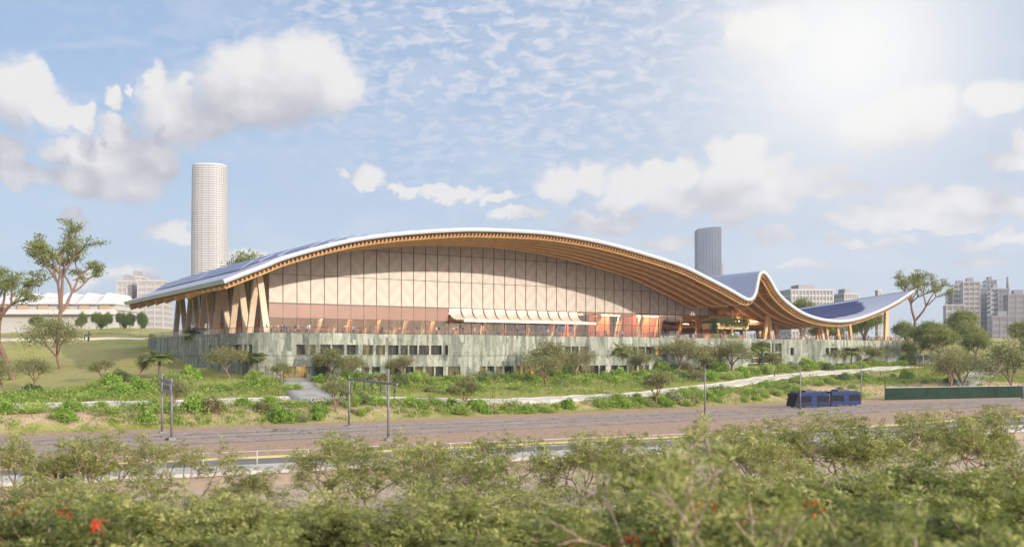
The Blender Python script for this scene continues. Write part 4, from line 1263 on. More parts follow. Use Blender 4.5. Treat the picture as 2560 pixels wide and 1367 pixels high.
native = dict(depth=4, kids=[3, 3, 3, 2], ang=[0.5, 0.5, 0.55, 0.6], len=[0.85, 0.78, 0.72, 0.7], L=1.25, r=0.12, wob=0.12, up=[0.0, 0.07, 0.03, 0.0], lean=0.08)
for i_, sd in enumerate((3, 8, 21)):
    tree_proto('native%d' % i_, sd, 6.0, native, clump(17, 0.52, 0.9, 0.27, 0.115), 'bark', 'olive')
umb = dict(depth=4, kids=[4, 3, 2, 2], ang=[0.75, 0.55, 0.5, 0.5], len=[0.85, 0.7, 0.7, 0.7], L=1.0, r=0.11, wob=0.10, up=[0.02, 0.10, 0.06, 0.02], lean=0.04)
for i_, sd in enumerate((5, 17)):
    tree_proto('umbrella%d' % i_, sd, 5.2, umb, clump(26, 0.26, 0.5, 0.24, 0.10), 'bark', 'olive')
gumsp = dict(depth=4, kids=[3, 3, 2, 3], ang=[0.5, 0.5, 0.55, 0.6], len=[0.85, 0.72, 0.7, 0.65], L=6.0, r=0.42, wob=0.13, up=[0.04, 0.12, 0.04, 0.0], lean=0.25)
tree_proto('gum0', 12, 24.0, gumsp, clump(44, 0.62, 0.42, 0.55, 0.24, 0.62), 'bark', 'gum')
tree_proto('gum1', 31, 24.0, gumsp, clump(44, 0.7, 0.45, 0.58, 0.24, 0.7), 'bark', 'gum')
rnd = dict(depth=4, kids=[4, 3, 3, 2], ang=[0.6, 0.65, 0.6, 0.6], len=[0.62, 0.7, 0.7, 0.7], L=2.0, r=0.16, wob=0.10, up=[0, 0.03, 0.0, 0.0], lean=0.02)
for i_, sd in enumerate((4, 9)):
    tree_proto('round%d' % i_, sd, 6.0, rnd, clump(40, 0.42, 0.8, 0.30, 0.16), 'bark2', 'dark')
    tree_proto('bushy%d' % i_, sd + 30, 9.0, dict(rnd, L=1.6, r=0.25), clump(40, 0.62, 0.7, 0.42, 0.2), 'bark2', 'gum')
fth = dict(depth=5, kids=[2, 2, 2, 2, 2], ang=[0.55, 0.6, 0.6, 0.6, 0.6], len=[0.75, 0.78, 0.76, 0.74, 0.7], L=1.7, r=0.085, wob=0.16, up=[0.04, 0.12, 0.10, 0.05, 0.02], lean=0.2, stems=2)
for i_, sd in enumerate((2, 14, 27, 40)):
    tree_proto('feather%d' % i_, sd, 6.3, fth, feather(2, 0.66, 0.22, 0.06, 12), 'barkp', 'feather')
    tree_proto('full%d' % i_, sd + 60, 6.3, fth, feather(4, 0.62, 0.21, 0.065, 12), 'barkp', 'feather')
for i_, sd in enumerate((6, 19)):
    tree_proto('dense%d' % i_, sd, 6.3, dict(fth, kids=[3, 3, 2, 2, 2]), feather(3, 0.58, 0.20, 0.06, 14), 'barkp', 'feather2')


def palm_proto(key, seed, H, fl, nf, leafm='palm'):
    r = np.random.default_rng(seed)
    seg = []; p = np.array([0, 0, -0.3]); d = unit(np.array([r.normal() * .05, r.normal() * .05, 1.0])); nS = 8; hh_ = H - fl * 0.35
    for i in range(nS):
        d = unit(d + r.normal(size=3) * 0.015 + np.array([0, 0, .05])); q = p + d * (hh_ + .3) / nS
        rr_ = 0.21 - 0.06 * i / nS + (0.05 if i == 0 else 0); seg.append((p.copy(), q.copy(), rr_, rr_ - .006)); p = q
    V, Q = tubes(seg, n=8)
    top = p; LV = []; fs = []
    for j in range(nf):
        a = 2 * pi * j * 0.382 + r.uniform(0, .3); el_ = r.uniform(-0.15, 1.3)
        dr = np.array([cos(a) * cos(el_), sin(a) * cos(el_), sin(el_)])
        L = fl * r.uniform(.8, 1.1); m_ = 22; pts = []; c = top.copy(); dd = dr.copy()
        for i in range(m_):
            pts.append(c.copy()); dd = unit(dd + np.array([0, 0, -0.045 - 0.05 * i / m_])); c = c + dd * L / m_
        pts = np.array(pts); tg = unit(np.gradient(pts, axis=0)); sd_ = unit(np.cross(tg, np.array([0, 0, 1.0]) + 1e-3))
        for k_ in range(0, m_ - 1): fs.append((pts[k_], pts[k_ + 1], .03, .025))
        for sg in (-1, 1):
            for i in range(2, m_):
                for e in (0, .5):
                    o = pts[i] * (1 - e) + pts[i - 1] * e
                    ll = fl * .34 * sin(pi * (0.12 + 0.86 * (i / m_))) + .05
                    tdir = unit(sd_[i] * sg + tg[i] * .55 + np.array([0, 0, -.30 + r.normal() * .12]))
                    wd = unit(np.cross(tdir, np.array([0, 0, 1.0]))) * .07
                    mid = o + tdir * ll * .45
                    LV += [o, mid + wd, o + tdir * ll + np.array([0, 0, -.12 * ll]), mid - wd]
    V2, Q2 = tubes(fs, .012, 4)
    Vt = np.vstack([V, V2]); Qt = np.vstack([Q, Q2 + len(V)])
    PROTO[key] = (mesh_np(key + '_trunk', Vt, Qt, M['palmbark'], True), mesh_np(key + '_fronds', np.array(LV), quads(len(LV)), M[leafm]))


palm_proto('palm0', 1, 6.0, 2.5, 24); palm_proto('palm1', 7, 6.0, 2.7, 24)


def plant_palm(key, loc, label, H, wide=1.0):
    t = thing('palm_tree', label, 'palm', loc, 'palms in front of the podium')
    obj('trunk', PROTO[key][0], t); obj('fronds', PROTO[key][1], t)
    t.rotation_euler = (0, 0, rng.uniform(0, 6.28)); s = H / 6.0
    t.scale = (wide, wide, s)
    return t


def by_px(x, yb, yt=None, d=None):
    """ground point under a photo position, and the height that reaches yt"""
    g = G(x, yb) if d is None else None
    if g is None:
        q = P(x, yb, d); g = (q[0], q[1], hz(q[0], q[1]))
    _, _, dd = px(g)
    return g, ((EYE + (888 - yt) / F * dd) - g[2] if yt is not None else None)


# big trees on the left lawn
def gum(key, x, yb, yt, label, d=None, wide=1.0, rz=0.0, base=23.0):
    g, h = by_px(x, yb, yt, d)
    s = h / base
    return plant_tree(key, 'gum_tree', g, label, 'tree', 'tall gum trees', s * wide, rz, s)


gum('gum0', 136, 835, 566, 'tallest gum tree on the lawn, red forked trunk, clumped crown against the sky', 262, 1.0, 4.4)
gum('gum1', 34, 958, 668, 'spreading gum tree at the lawn edge, red trunk forking low', 185, 1.15, 3.4)
gum('gum1', 2290, 860, 683, 'tall gum tree behind the raised end of the hall roof', 345, 1.0, 3.6)
g, h = by_px(152, 922, 790); plant_tree('native0', 'young_tree', g, 'thin young tree on the lawn before the row of clipped trees', 'tree', None, h / 6.0)
g, h = by_px(345, 945, 875); plant_tree('native1', 'shrubby_tree', g, 'low loose shrubby tree beside the left podium wall', 'tree', None, h / 6.0)
g, h = by_px(610, 800, 628, 420); plant_tree('bushy1', 'far_tree', g, 'bushy treetop showing above the roof beside the white tower', 'tree', None, h / 9.0 * .8, None, h / 9.0)
lbl6 = ['first', 'second', 'third', 'fourth', 'fifth', 'sixth']
for i_, x in enumerate((205, 238, 268, 298, 326, 352)):
    g, h = by_px(x, 828 - i_ * .6, 780, 300)
    plant_tree('round%d' % (i_ % 2), 'clipped_tree', g, '%s small round clipped tree of the lawn row, counted from the gum trees' % lbl6[i_], 'tree', 'row of clipped round trees', h / 6.0 * .5, None, h / 6.0)
g, h = by_px(95, 832, 785, 300); plant_tree('bushy0', 'bushy_tree', g, 'dark bushy tree between the two big gum trees', 'tree', None, h / 9.0)
# trees on the right
for key, x, yb, yt, d, lab, nm in (
    ('bushy0', 2420, 880, 797, 300, 'wide round tree beside the yellow lawn and curved path', 'round_tree'),
    ('bushy1', 2400, 850, 772, 340, 'upright bushy tree in front of the grey office towers', 'bushy_tree'),
    ('bushy0', 2548, 880, 800, 310, 'dark tree at the far edge of the yellow lawn', 'dark_tree'),
    ('bushy1', 2330, 880, 800, 290, 'loose olive tree beside the podium end wall', 'olive_tree'),
    ('native2', 2365, 972, 862, 222, 'slim dark tree behind the green barrier, nearer the tram', 'slim_tree'),
    ('native0', 2420, 972, 868, 226, 'slim dark tree behind the green barrier, beside the curved path', 'slim_tree'),
    ('native1', 2540, 972, 835, 222, 'slim tree with red branches before the yellow lawn', 'slim_tree'),
    ('bushy1', 2160, 842, 770, 330, 'dark tree seen between the columns under the raised roof end', 'dark_tree'),
    ('bushy0', 2060, 842, 790, 330, 'dark tree seen through the open hall under the roof dip', 'dark_tree'),
    ('bushy0', 2005, 800, 742, 420, 'treetop showing above the roof dip beside the flat apartment block', 'far_tree')):
    g, h = by_px(x, yb, yt, d)
    b0 = 9.0 if key.startswith('bushy') else 6.0
    plant_tree(key, nm, g, lab, 'tree', None, h / b0 * 1.0, None, h / b0)
for key, x, yb, yt, lab in (('native1', 20, 985, 880, 'blurred olive tree at the very left end of the path'), ('native0', 90, 972, 890, 'low olive tree under the spreading gum tree'), ('native2', 262, 955, 895, 'low grey shrubby tree on the lawn near the left palm')):
    g, h = by_px(x, yb, yt); plant_tree(key, 'olive_tree', g, lab, 'tree', None, h / 6.0 * 1.15, None, h / 6.0)
for key, x, yb, yt, d, lab in (('bushy0', 2260, 850, 800, 320, 'dark bushy tree at the foot of the tall gum behind the roof end'), ('bushy1', 2350, 905, 815, 268, 'broad olive tree right of the white shelter'), ('bushy0', 2300, 870, 812, 300, 'round olive tree behind the white shelter'), ('bushy1', 2440, 900, 830, 275, 'round tree at the bend of the curved path'), ('bushy0', 2590, 930, 830, 250, 'large round tree cut by the frame beside the yellow lawn')):
    g, h = by_px(x, yb, yt, d); plant_tree(key, 'olive_tree', g, lab, 'tree', None, h / 9.0 * 1.05, None, h / 9.0)
# native trees before the podium
NAT = [('native0', 575, 946, 868, 'olive tree before the podium, left of the lit ground floor door'), ('native1', 832, 950, 868, 'broad olive tree before the podium, right of the lit ground floor door'),
       ('native2', 1128, 936, 848, 'tall olive tree before the podium under the start of the awning shells'), ('native1', 1345, 946, 850, 'tall olive tree before the podium under the end of the awning shells'),
       ('native0', 1368, 962, 890, 'short olive tree standing before a taller one under the awning end'), ('native2', 1520, 934, 846, 'leaning olive tree beside the single light green palm'),
       ('native0', 1688, 932, 848, 'olive tree before the podium right of the light green palm'), ('native1', 1826, 930, 848, 'olive tree before the podium left of the tall glass entrance'),
       ('native2', 2046, 914, 858, 'bare limbed tree right of the tall glass entrance'), ('native0', 2212, 908, 856, 'forked olive tree before the end of the podium'), ('native1', 2292, 908, 850, 'olive tree at the podium corner beside the white shelter'),
       ('native1', 1190, 938, 880, 'low grey olive tree beside the tall one under the awning start'), ('native2', 1745, 934, 885, 'low olive tree between two taller ones before the podium'),
       ('native1', 700, 952, 905, 'small olive tree left of the driveway mouth at the podium'), ('native0', 870, 948, 890, 'olive tree behind the tall post of the full gantry'), ('native2', 1010, 944, 893, 'grey olive tree right of the second palm of the pair'), ('native1', 1255, 940, 888, 'low olive tree under the middle of the awning shells'), ('native0', 1440, 942, 880, 'olive tree before the podium just right of the awning end'), ('native2', 1610, 938, 884, 'small olive tree between the light green palm and the mast'), ('native1', 1940, 924, 880, 'small olive tree before the right side of the glass entrance'), ('native0', 2085, 918, 872, 'olive tree before the podium left of the short palm'), ('native2', 2165, 914, 866, 'olive tree before the podium right of the short palm')]
for key, x, yb, yt, lab in NAT:
    g, h = by_px(x, yb, yt - 5)
    plant_tree(key, 'olive_tree', g, lab, 'tree', 'olive trees before the podium', h / 6.0 * 1.45, None, h / 6.0)
for key, x, yb, yt, lab in (('umbrella0', 838, 1034, 945, 'umbrella shaped tree on the bank beside the gantry post'), ('umbrella1', 1164, 1024, 935, 'umbrella shaped tree standing alone in the middle of the bank'), ('umbrella0', 1640, 1014, 920, 'umbrella shaped tree on the bank beside the lone rail mast'), ('native2', 422, 1040, 945, 'thin tree on the bank behind the end on gantry')):
    g, h = by_px(x, yb, yt)
    plant_tree(key, 'umbrella_tree', g, lab, 'tree', 'umbrella trees on the bank', h / 5.2 * (1.0 if key[0] == 'u' else .85), None, h / 5.2)
PALMS = [('palm0', 490, 914, 826, 'tall palm before the bare left podium wall'), ('palm1', 398, 945, 884, 'low palm on the lawn left of the podium'), ('palm0', 634, 942, 882, 'palm beside the lit ground floor door'),
         ('palm1', 905, 932, 866, 'palm before the podium, first of the pair behind the gantry'), ('palm0', 976, 940, 866, 'palm before the podium, second of the pair behind the gantry'), ('palm1', 1543, 936, 866, 'single light green palm under the right half of the glazed front'),
         ('palm0', 1874, 924, 866, 'first palm at the tall glass entrance, counted from the hall'), ('palm1', 1898, 922, 857, 'second palm at the tall glass entrance, counted from the hall'), ('palm0', 2002, 916, 855, 'first of two palms just past the tall glass entrance'), ('palm1', 2028, 914, 858, 'second of two palms just past the tall glass entrance'), ('palm0', 2128, 920, 872, 'short palm before the podium under the raised roof end')]
for key, x, yb, yt, lab in PALMS:
    g, h = by_px(x, yb, yt)
    plant_palm(key, g, lab, h, 1.35)
# palms inside the glazed hall
for i_, u in enumerate((108.5, 112.5, 118, 123)):
    t = plant_palm('palm%d' % (i_ % 2), (u, 197.5, 13.75), 'palm indoors behind the glass under the awning, number %s from the brown cladding' % lbl6[i_], 4.3 - .3 * (i_ % 2), .85); t['group'] = 'indoor palms'

# shrubs -----------------------------------------------------------------------
def shrub_proto(key, seed, leafm, kind):
    r = np.random.default_rng(seed)
    if kind == 'round':
        n = 900; d = unit(r.normal(size=(n, 3))); d[:, 2] = np.abs(d[:, 2]); rad = 0.35 + 0.65 * r.uniform(size=n) ** .45
        lump = 1 + .25 * np.sin(d[:, 0] * 5 + seed) * np.cos(d[:, 1] * 4)
        C = d * (rad * lump)[:, None] * np.array([1.0, 1.0, 1.05]); LV = leaves(C, .26, .14, r, .6)
    elif kind == 'spray':
        n = 190; az_ = r.uniform(0, 2 * pi, n); e = r.uniform(.35, 1.45, n)
        d = np.stack([np.cos(az_) * np.cos(e), np.sin(az_) * np.cos(e), np.sin(e)], axis=1)
        LV = sprays(r.normal(size=(n, 3)) * np.array([.18, .18, .05]), d, r, 10, 1.15, .3, .09, .35, .2)
    elif kind == 'tuft':
        n = 520; az_ = r.uniform(0, 2 * pi, n); e = r.uniform(.75, 1.5, n); L = r.uniform(.6, 1.25, n)
        d = np.stack([np.cos(az_) * np.cos(e), np.sin(az_) * np.cos(e), np.sin(e)], axis=1)
        b = r.normal(size=(n, 3)) * np.array([.2, .2, 0]); sd_ = unit(np.cross(d, [0, 0, 1.0])) * .035
        mid = b + d * (L * .55)[:, None]; tip = b + d * L[:, None]; tip[:, 2] -= .12 * L; tip[:, :2] += d[:, :2] * .25
        LV = np.stack([b, mid + sd_, tip, mid - sd_], axis=1).reshape(-1, 3)
    else:
        n = 26; LV = []
        for j in range(n):
            a = j * 2.399; e = .3 + 1.0 * (j / n); dd = np.array([cos(a) * cos(e), sin(a) * cos(e), sin(e)]); sd_ = unit(np.cross(dd, [0, 0, 1.0])) * .09
            LV += [dd * .1, dd * .6 + sd_, dd * 1.15 + np.array([0, 0, -.15]), dd * .6 - sd_]
        LV = np.array(LV)
    # short stems so that the plant stands in the soil
    seg = []
    for j in range(7):
        a = j * .9; seg.append((np.array([0, 0, -.2]), np.array([cos(a) * .35, sin(a) * .35, .5]), .035, .015))
    V, Q = tubes(seg, .01, 5)
    PROTO[key] = (mesh_np(key + '_stems', V, Q, M['bark2'], True), mesh_np(key + '_leaves', LV, quads(len(LV)), M[leafm]))


KINDS_S = [('leafy', 'bright', 'round', 'bright green rounded leafy shrub'), ('limey', 'lime', 'spray', 'lime green feathery shrub'), ('grassy', 'lime', 'tuft', 'pale lime grass tuft'), ('greyish', 'sage', 'round', 'grey green rounded shrub'),
           ('brownish', 'tan', 'round', 'dry brownish shrub'), ('spiky', 'bright', 'rosette', 'spiky bright green rosette plant'), ('green', 'bright', 'tuft', 'bright green grass tuft'), ('darkish', 'dark', 'round', 'dark green rounded shrub')]
for i_, (kk, lm, kd, _) in enumerate(KINDS_S): shrub_proto(kk, 50 + i_, lm, kd)
WEIGHT = [.30, .20, .14, .10, .05, .06, .10, .05]
LANDB = [(0, 200, 'far left of the end on gantry'), (200, 470, 'around the end on gantry'), (470, 700, 'left of the driveway mouth'), (700, 900, 'near the full gantry post'), (900, 1100, 'behind the full gantry beam'),
         (1100, 1280, 'near the middle umbrella tree'), (1280, 1480, 'right of the middle umbrella tree'), (1480, 1720, 'near the lone mast'), (1720, 1960, 'between the lone mast and the tram'), (1960, 2200, 'behind the blue tram'), (2200, 2700, 'above the green barrier')]


def where(x): return next((w for a, b, w in LANDB if a <= x < b), 'far along')


def sizeword(s): return 'small ' if s < .95 else ('' if s < 1.5 else 'large ')


SHR = []
def shrub(u, v, zone, kinds=None, s=None):
    z = hz(u, v); x, y, d = px((u, v, z))
    if not (-120 < x < 2680): return
    kd = int(rng.choice(8, p=WEIGHT)) if kinds is None else int(rng.choice(kinds))
    kk = KINDS_S[kd]
    s = rng.uniform(.8, 1.95) if s is None else s
    for q in SHR:
        if (q[0] - u) ** 2 + (q[1] - v) ** 2 < (.52 * (s + q[2])) ** 2: return
    SHR.append((u, v, s))
    lab = sizeword(s) + kk[3] + ' ' + zone + ' ' + where(x)
    t = thing('shrub', lab, 'shrub', (u, v, z), 'shrubs ' + zone)
    obj('stem', PROTO[kk[0]][0], t); obj('foliage', PROTO[kk[0]][1], t)
    t.scale = (s, s, s * rng.uniform(.75, 1.15)); t.rotation_euler = (0, 0, rng.uniform(0, 6.28))


bu = path_c[:, 0]; bv = path_c[:, 1]
for j in range(1500):
    if len(SHR) > 124: break
    u = rng.uniform(-45, 215); pv = float(np.interp(u, bu, bv)); t0 = float(toe(u))
    f = rng.beta(1.4, 1.6)
    v = t0 + 0.8 + f * (pv - 3.6 - t0 - .8)
    if v < t0 + .6: continue
    shrub(u, v, 'on the bank')
n_bank = len(SHR)
drv = np.array([e0[:2], e1[:2], e2[:2], e3[:2]])
for j in range(3000):
    if len(SHR) > 292: break
    u = rng.uniform(28, 262); pv = float(np.interp(u, bu, bv)); wv_ = float(np.interp(u, WP[60:460, 0], WP[60:460, 1])) if 56 < u < 244 else 185
    lo, hi = pv + 3.4, wv_ - 1.4
    if hi - lo < 1: continue
    f = rng.beta(2.2, 1.1) if u < 160 else rng.uniform()
    v = lo + f * (hi - lo)
    if np.min(np.hypot(drv[:, 0] - u, drv[:, 1] - v)) < 5.2: continue
    if u < 54 and v > 172 and u > 47: continue
    shrub(u, v, 'before the podium', None, rng.uniform(.9, 2.1) if u < 150 else rng.uniform(1.1, 2.5))

for j in range(900):
    if len(SHR) > 299: break
    u = rng.uniform(-40, 34); pv = float(np.interp(u, bu, bv)); shrub(u, pv + 4 + rng.gamma(1.5, 7), 'on the left lawn', None, rng.uniform(.8, 1.9))
# low undergrowth that covers the beds as one mass
N_ = 9000
u = rng.uniform(-50, 255, N_); pvv = np.interp(u, bu, bv); wvv = np.where((u > 56) & (u < 244), np.interp(u, WP[60:460, 0], WP[60:460, 1]) - .8, np.where(u < 56, pvv + 22, 185))
up_ = rng.uniform(size=N_) < .66
f_ = rng.beta(1.5, 1.0, N_)
v = np.where(up_, pvv + 3.2 + f_ * (wvv - pvv - 3.2), toe(u) + .6 + rng.beta(1.2, 1.4, N_) * (pvv - 3.4 - toe(u)))
pat = np.sin(u * .31 + 1.1 * np.sin(v * .27)) + np.sin(v * .53 + u * .17) + rng.normal(size=N_) * .5
keep = (pat > np.where(up_, -1.1, -.7)) & ~((u > 43) & (u < 54) & (v > 165))
for q in drv: keep &= np.hypot(u - q[0], v - q[1]) > 4.6
u, v = u[keep], v[keep]; z = hgt(u, v)
C = np.repeat(np.stack([u, v, z + .25], axis=1), 16, axis=0); o_ = rng.normal(size=C.shape) * .38; o_[:, 2] = np.abs(o_[:, 2]) * .9
LV = leaves(C + o_, .42, .2, rng, .5)
M['under'] = leaf_mat('mixed_undergrowth_leaves', (0.08, 0.15, 0.03), (0.21, 0.31, 0.055), (0.46, 0.49, 0.14), .4)
tag(obj('undergrowth', mesh_np('undergrowth', LV, quads(len(LV)), M['under'])), kind='stuff')

# grass and weeds over the planted ground: nobody could count these blades
N_ = 90000
u = rng.uniform(-60, 262, N_); t_ = rng.beta(1.0, 1.2, N_) * 50
v = toe(u) + .2 + t_
pvv = np.interp(u, bu, bv)
keep = (np.abs(v - pvv) > 3.3) & (v < np.where((u > 52) & (u < 246), 170.0, 200))
patch = np.sin(u * .23 + 1.3 * np.sin(v * .19)) + np.sin(v * .41 + u * .11) + rng.normal(size=N_) * .5
keep &= patch > -.25
for q in drv: keep &= np.hypot(u - q[0], v - q[1]) > 4.2
u, v = u[keep], v[keep]
z = hgt(u, v)
C = np.stack([u, v, z + .12], axis=1)
n_ = len(C)
LV = leaves(C, .55, .09, rng, 0, np.array([[0, 0, 1.0]]), .42)
M['weeds'] = leaf_mat('mixed_grass_blades', (0.13, 0.17, 0.03), (0.26, 0.29, 0.06), (0.45, 0.42, 0.16), .35)
tag(obj('grass', mesh_np('grass', LV, quads(len(LV)), M['weeds'])), kind='stuff')

# foreground trees ------------------------------------------------------------
FORE = [  # photo column, distance, height, proto
    (60, 50, 5.9, 'feather1'), (190, 47, 6.0, 'feather2'), (315, 50, 5.7, 'feather3'), (440, 52, 5.2, 'feather0'),
    (830, 52, 5.7, 'feather1'), (925, 46, 5.8, 'feather2'), (1030, 50, 5.9, 'feather3'), (1290, 45, 6.1, 'feather0'), (1440, 48, 6.0, 'feather1'), (1520, 52, 5.6, 'feather2'),
    (1800, 50, 6.7, 'feather3'), (1900, 55, 6.0, 'feather0'), (2020, 52, 6.5, 'feather1'), (2130, 56, 6.6, 'feather2'), (2240, 54, 6.3, 'feather3'), (2340, 58, 6.6, 'feather0'), (2440, 55, 6.4, 'feather1'), (2540, 57, 6.8, 'feather2'),
    (10, 36, 5.3, 'feather2'), (200, 34, 5.3, 'feather0'), (350, 37, 5.2, 'feather1'), (520, 36, 4.6, 'feather2'), (690, 37, 4.3, 'feather0'), (880, 34, 5.2, 'feather1'), (1080, 36, 5.3, 'feather0'),
    (1240, 34, 4.9, 'feather2'), (1400, 36, 4.7, 'feather3'), (1640, 37, 4.7, 'feather0'), (1760, 35, 5.5, 'feather2'), (1900, 36, 5.6, 'feather3'), (2040, 38, 5.7, 'feather1'), (2180, 36, 5.8, 'dense0'), (2320, 38, 5.9, 'feather0'), (2440, 36, 6.0, 'dense1'), (2560, 38, 6.1, 'feather3'),
    (640, 46, 4.5, 'feather1'), (1170, 46, 5.3, 'feather0'), (1640, 47, 5.2, 'feather3'), (1715, 46, 5.9, 'feather1'),
    (160, 30, 5.0, 'feather3'), (270, 30, 5.0, 'feather1'), (430, 29, 4.9, 'feather0'), (570, 30, 4.7, 'feather3'), (700, 29, 4.8, 'feather2'), (830, 30, 4.9, 'feather0'), (990, 29, 5.0, 'feather3'), (1120, 30, 4.9, 'feather1'), (1260, 29, 4.9, 'feather2'), (1410, 30, 4.7, 'feather0'), (1600, 31, 4.8, 'feather3'), (1690, 30, 5.0, 'feather1'), (1830, 29, 5.3, 'feather2'), (2130, 30, 5.6, 'feather3'), (2300, 29, 5.7, 'feather1'), (2480, 30, 5.8, 'feather0'),
    (420, 16, 6.2, 'dense1'), (720, 16, 6.1, 'feather0'), (1010, 15.5, 6.2, 'dense0'), (1270, 16, 6.1, 'feather3'), (1960, 16, 6.3, 'dense1'), (2210, 15.5, 6.7, 'dense0'), (2480, 16, 6.9, 'feather1'),
    (250, 25, 5.3, 'feather3'), (430, 23, 5.2, 'dense1'), (600, 25, 5.2, 'feather1'), (780, 24, 5.2, 'dense0'), (960, 23, 5.3, 'dense1'), (1150, 25, 5.1, 'feather0'), (1330, 23, 5.2, 'dense0'), (1420, 25, 5.1, 'feather2'), (1900, 24, 5.3, 'feather1'), (2050, 23, 5.9, 'dense1'), (2220, 22, 6.1, 'dense0'), (2390, 23, 6.2, 'dense1'), (2560, 22, 6.3, 'dense0')]
rowname = {0: 'farthest row', 1: 'middle row', 2: 'near row', 3: 'nearest row'}
cnt = {}
for i_, (x, d, h, key) in enumerate(FORE):
    q = P(x, 888, d)
    key = key if d > 31 else key.replace('feather', 'full')
    if 28 < d <= 31: h += 0.4
    row = 0 if d > 44 else (1 if d > 30 else (2 if d > 20 else 3))
    cnt[row] = cnt.get(row, 0) + 1
    lab = ('feathery ' if key[0] == 'f' else 'dense dark ') + 'green tree in the foreground thicket, %s, number %d from the left' % (rowname[row], cnt[row])
    plant_tree(key, 'foreground_tree', (q[0], q[1], hz(q[0], q[1]) - .05), lab, 'tree', 'foreground thicket', h / 6.3 * rng.uniform(.95, 1.12) * (1.2 if d < 40 else 1.0), None, h / 6.3)
tree_proto('forked', 63, 8.4, dict(depth=4, kids=[3, 3, 2, 2], ang=[0.42, 0.5, 0.55, 0.6], len=[0.8, 0.75, 0.72, 0.7], L=3.6, r=0.17, wob=0.12, up=[0.02, 0.06, 0.02, 0.0], lean=0.12), feather(3, 0.7, 0.22, 0.06, 12), 'barkp', 'feather')
q = P(1885, 888, 17.5)
plant_tree('forked', 'forked_tree', (q[0], q[1], hz(q[0], q[1])), 'taller tree with thick forked bare trunk in the nearest thicket beside red flowers', 'tree', None, 1.0, 1.1, .96)
# red flowered trees
r_ = np.random.default_rng(77)
for i_, (x, d, h, nfl, lab) in enumerate(((95, 24, 5.9, 34, 'dark leafy tree with a few red flowers at the lower left corner'), (1570, 20, 6.3, 100, 'dark leafy tree with many red flowers, left of the forked bare trunk'), (1740, 20.5, 6.4, 100, 'green tree with orange red flowers beside the forked bare trunk'))):
    q = P(x, 888, d)
    t = plant_tree('dense%d' % (i_ % 2), 'flowering_tree', (q[0], q[1], hz(q[0], q[1])), lab, 'tree', None, h / 6.3 * 1.05, None, h / 6.3)
    crn = PROTO['dense%d' % (i_ % 2)][1]
    vv = np.empty(len(crn.vertices) * 3, dtype=np.float32); crn.vertices.foreach_get('co', vv); vv = vv.reshape(-1, 3)
    cand = vv[(vv[:, 2] > 3.0) & (np.hypot(vv[:, 0], vv[:, 1]) > 1.2)]
    pk = cand[r_.choice(len(cand), nfl, replace=False)]
    C = np.repeat(pk, 26, axis=0) + r_.normal(size=(nfl * 26, 3)) * .115
    LV = leaves(C, .15, .1, r_, .2)
    o = obj('blossom', mesh_np('blossom', LV, quads(len(LV)), M['flower']), t)
# ------------------------------------------------------------------ distant city
M['cream'] = mat('pale_rendered_facade', (0.44, 0.41, 0.395), 0.8, var=0.06, scale=0.02)
M['pale'] = mat('white_concrete_slab_edge', (0.54, 0.51, 0.51), 0.7, var=0.05, scale=0.02)
M['greyf'] = mat('grey_concrete_facade', (0.27, 0.265, 0.28), 0.8, var=0.08, scale=0.02)
M['win'] = mat('grey_blue_office_glass', (0.16, 0.17, 0.20), 0.2, var=0.25, scale=0.1)
M['winl'] = mat('pale_reflecting_glass', (0.20, 0.18, 0.19), 0.4, var=0.15, scale=0.05)
M['winp'] = mat('pale_grey_window_glass', (0.33, 0.30, 0.30), 0.5, var=0.1, scale=0.05)
M['dkg'] = mat('dark_tower_glass', (0.075, 0.10, 0.165), 0.5, var=0.25, scale=0.06)
M['tanbox'] = mat('tan_cladding_box', (0.42, 0.30, 0.19), 0.8, var=0.08)


class Loc:
    """frame of a far building: right across the view, back along it"""
    def __init__(s, x, d): s.o = P(x, 888, d); s.k = d / F
    def p(s, r, b, z): return (s.o[0] + RT[0] * r + FW[0] * b, s.o[1] + RT[1] * r + FW[1] * b, z)
    def rect(s, r0, r1, b0, b1): return [s.p(r0, b0, 0)[:2], s.p(r1, b0, 0)[:2], s.p(r1, b1, 0)[:2], s.p(r0, b1, 0)[:2]]


def zpx(y, d): return EYE + (888 - y) / F * d


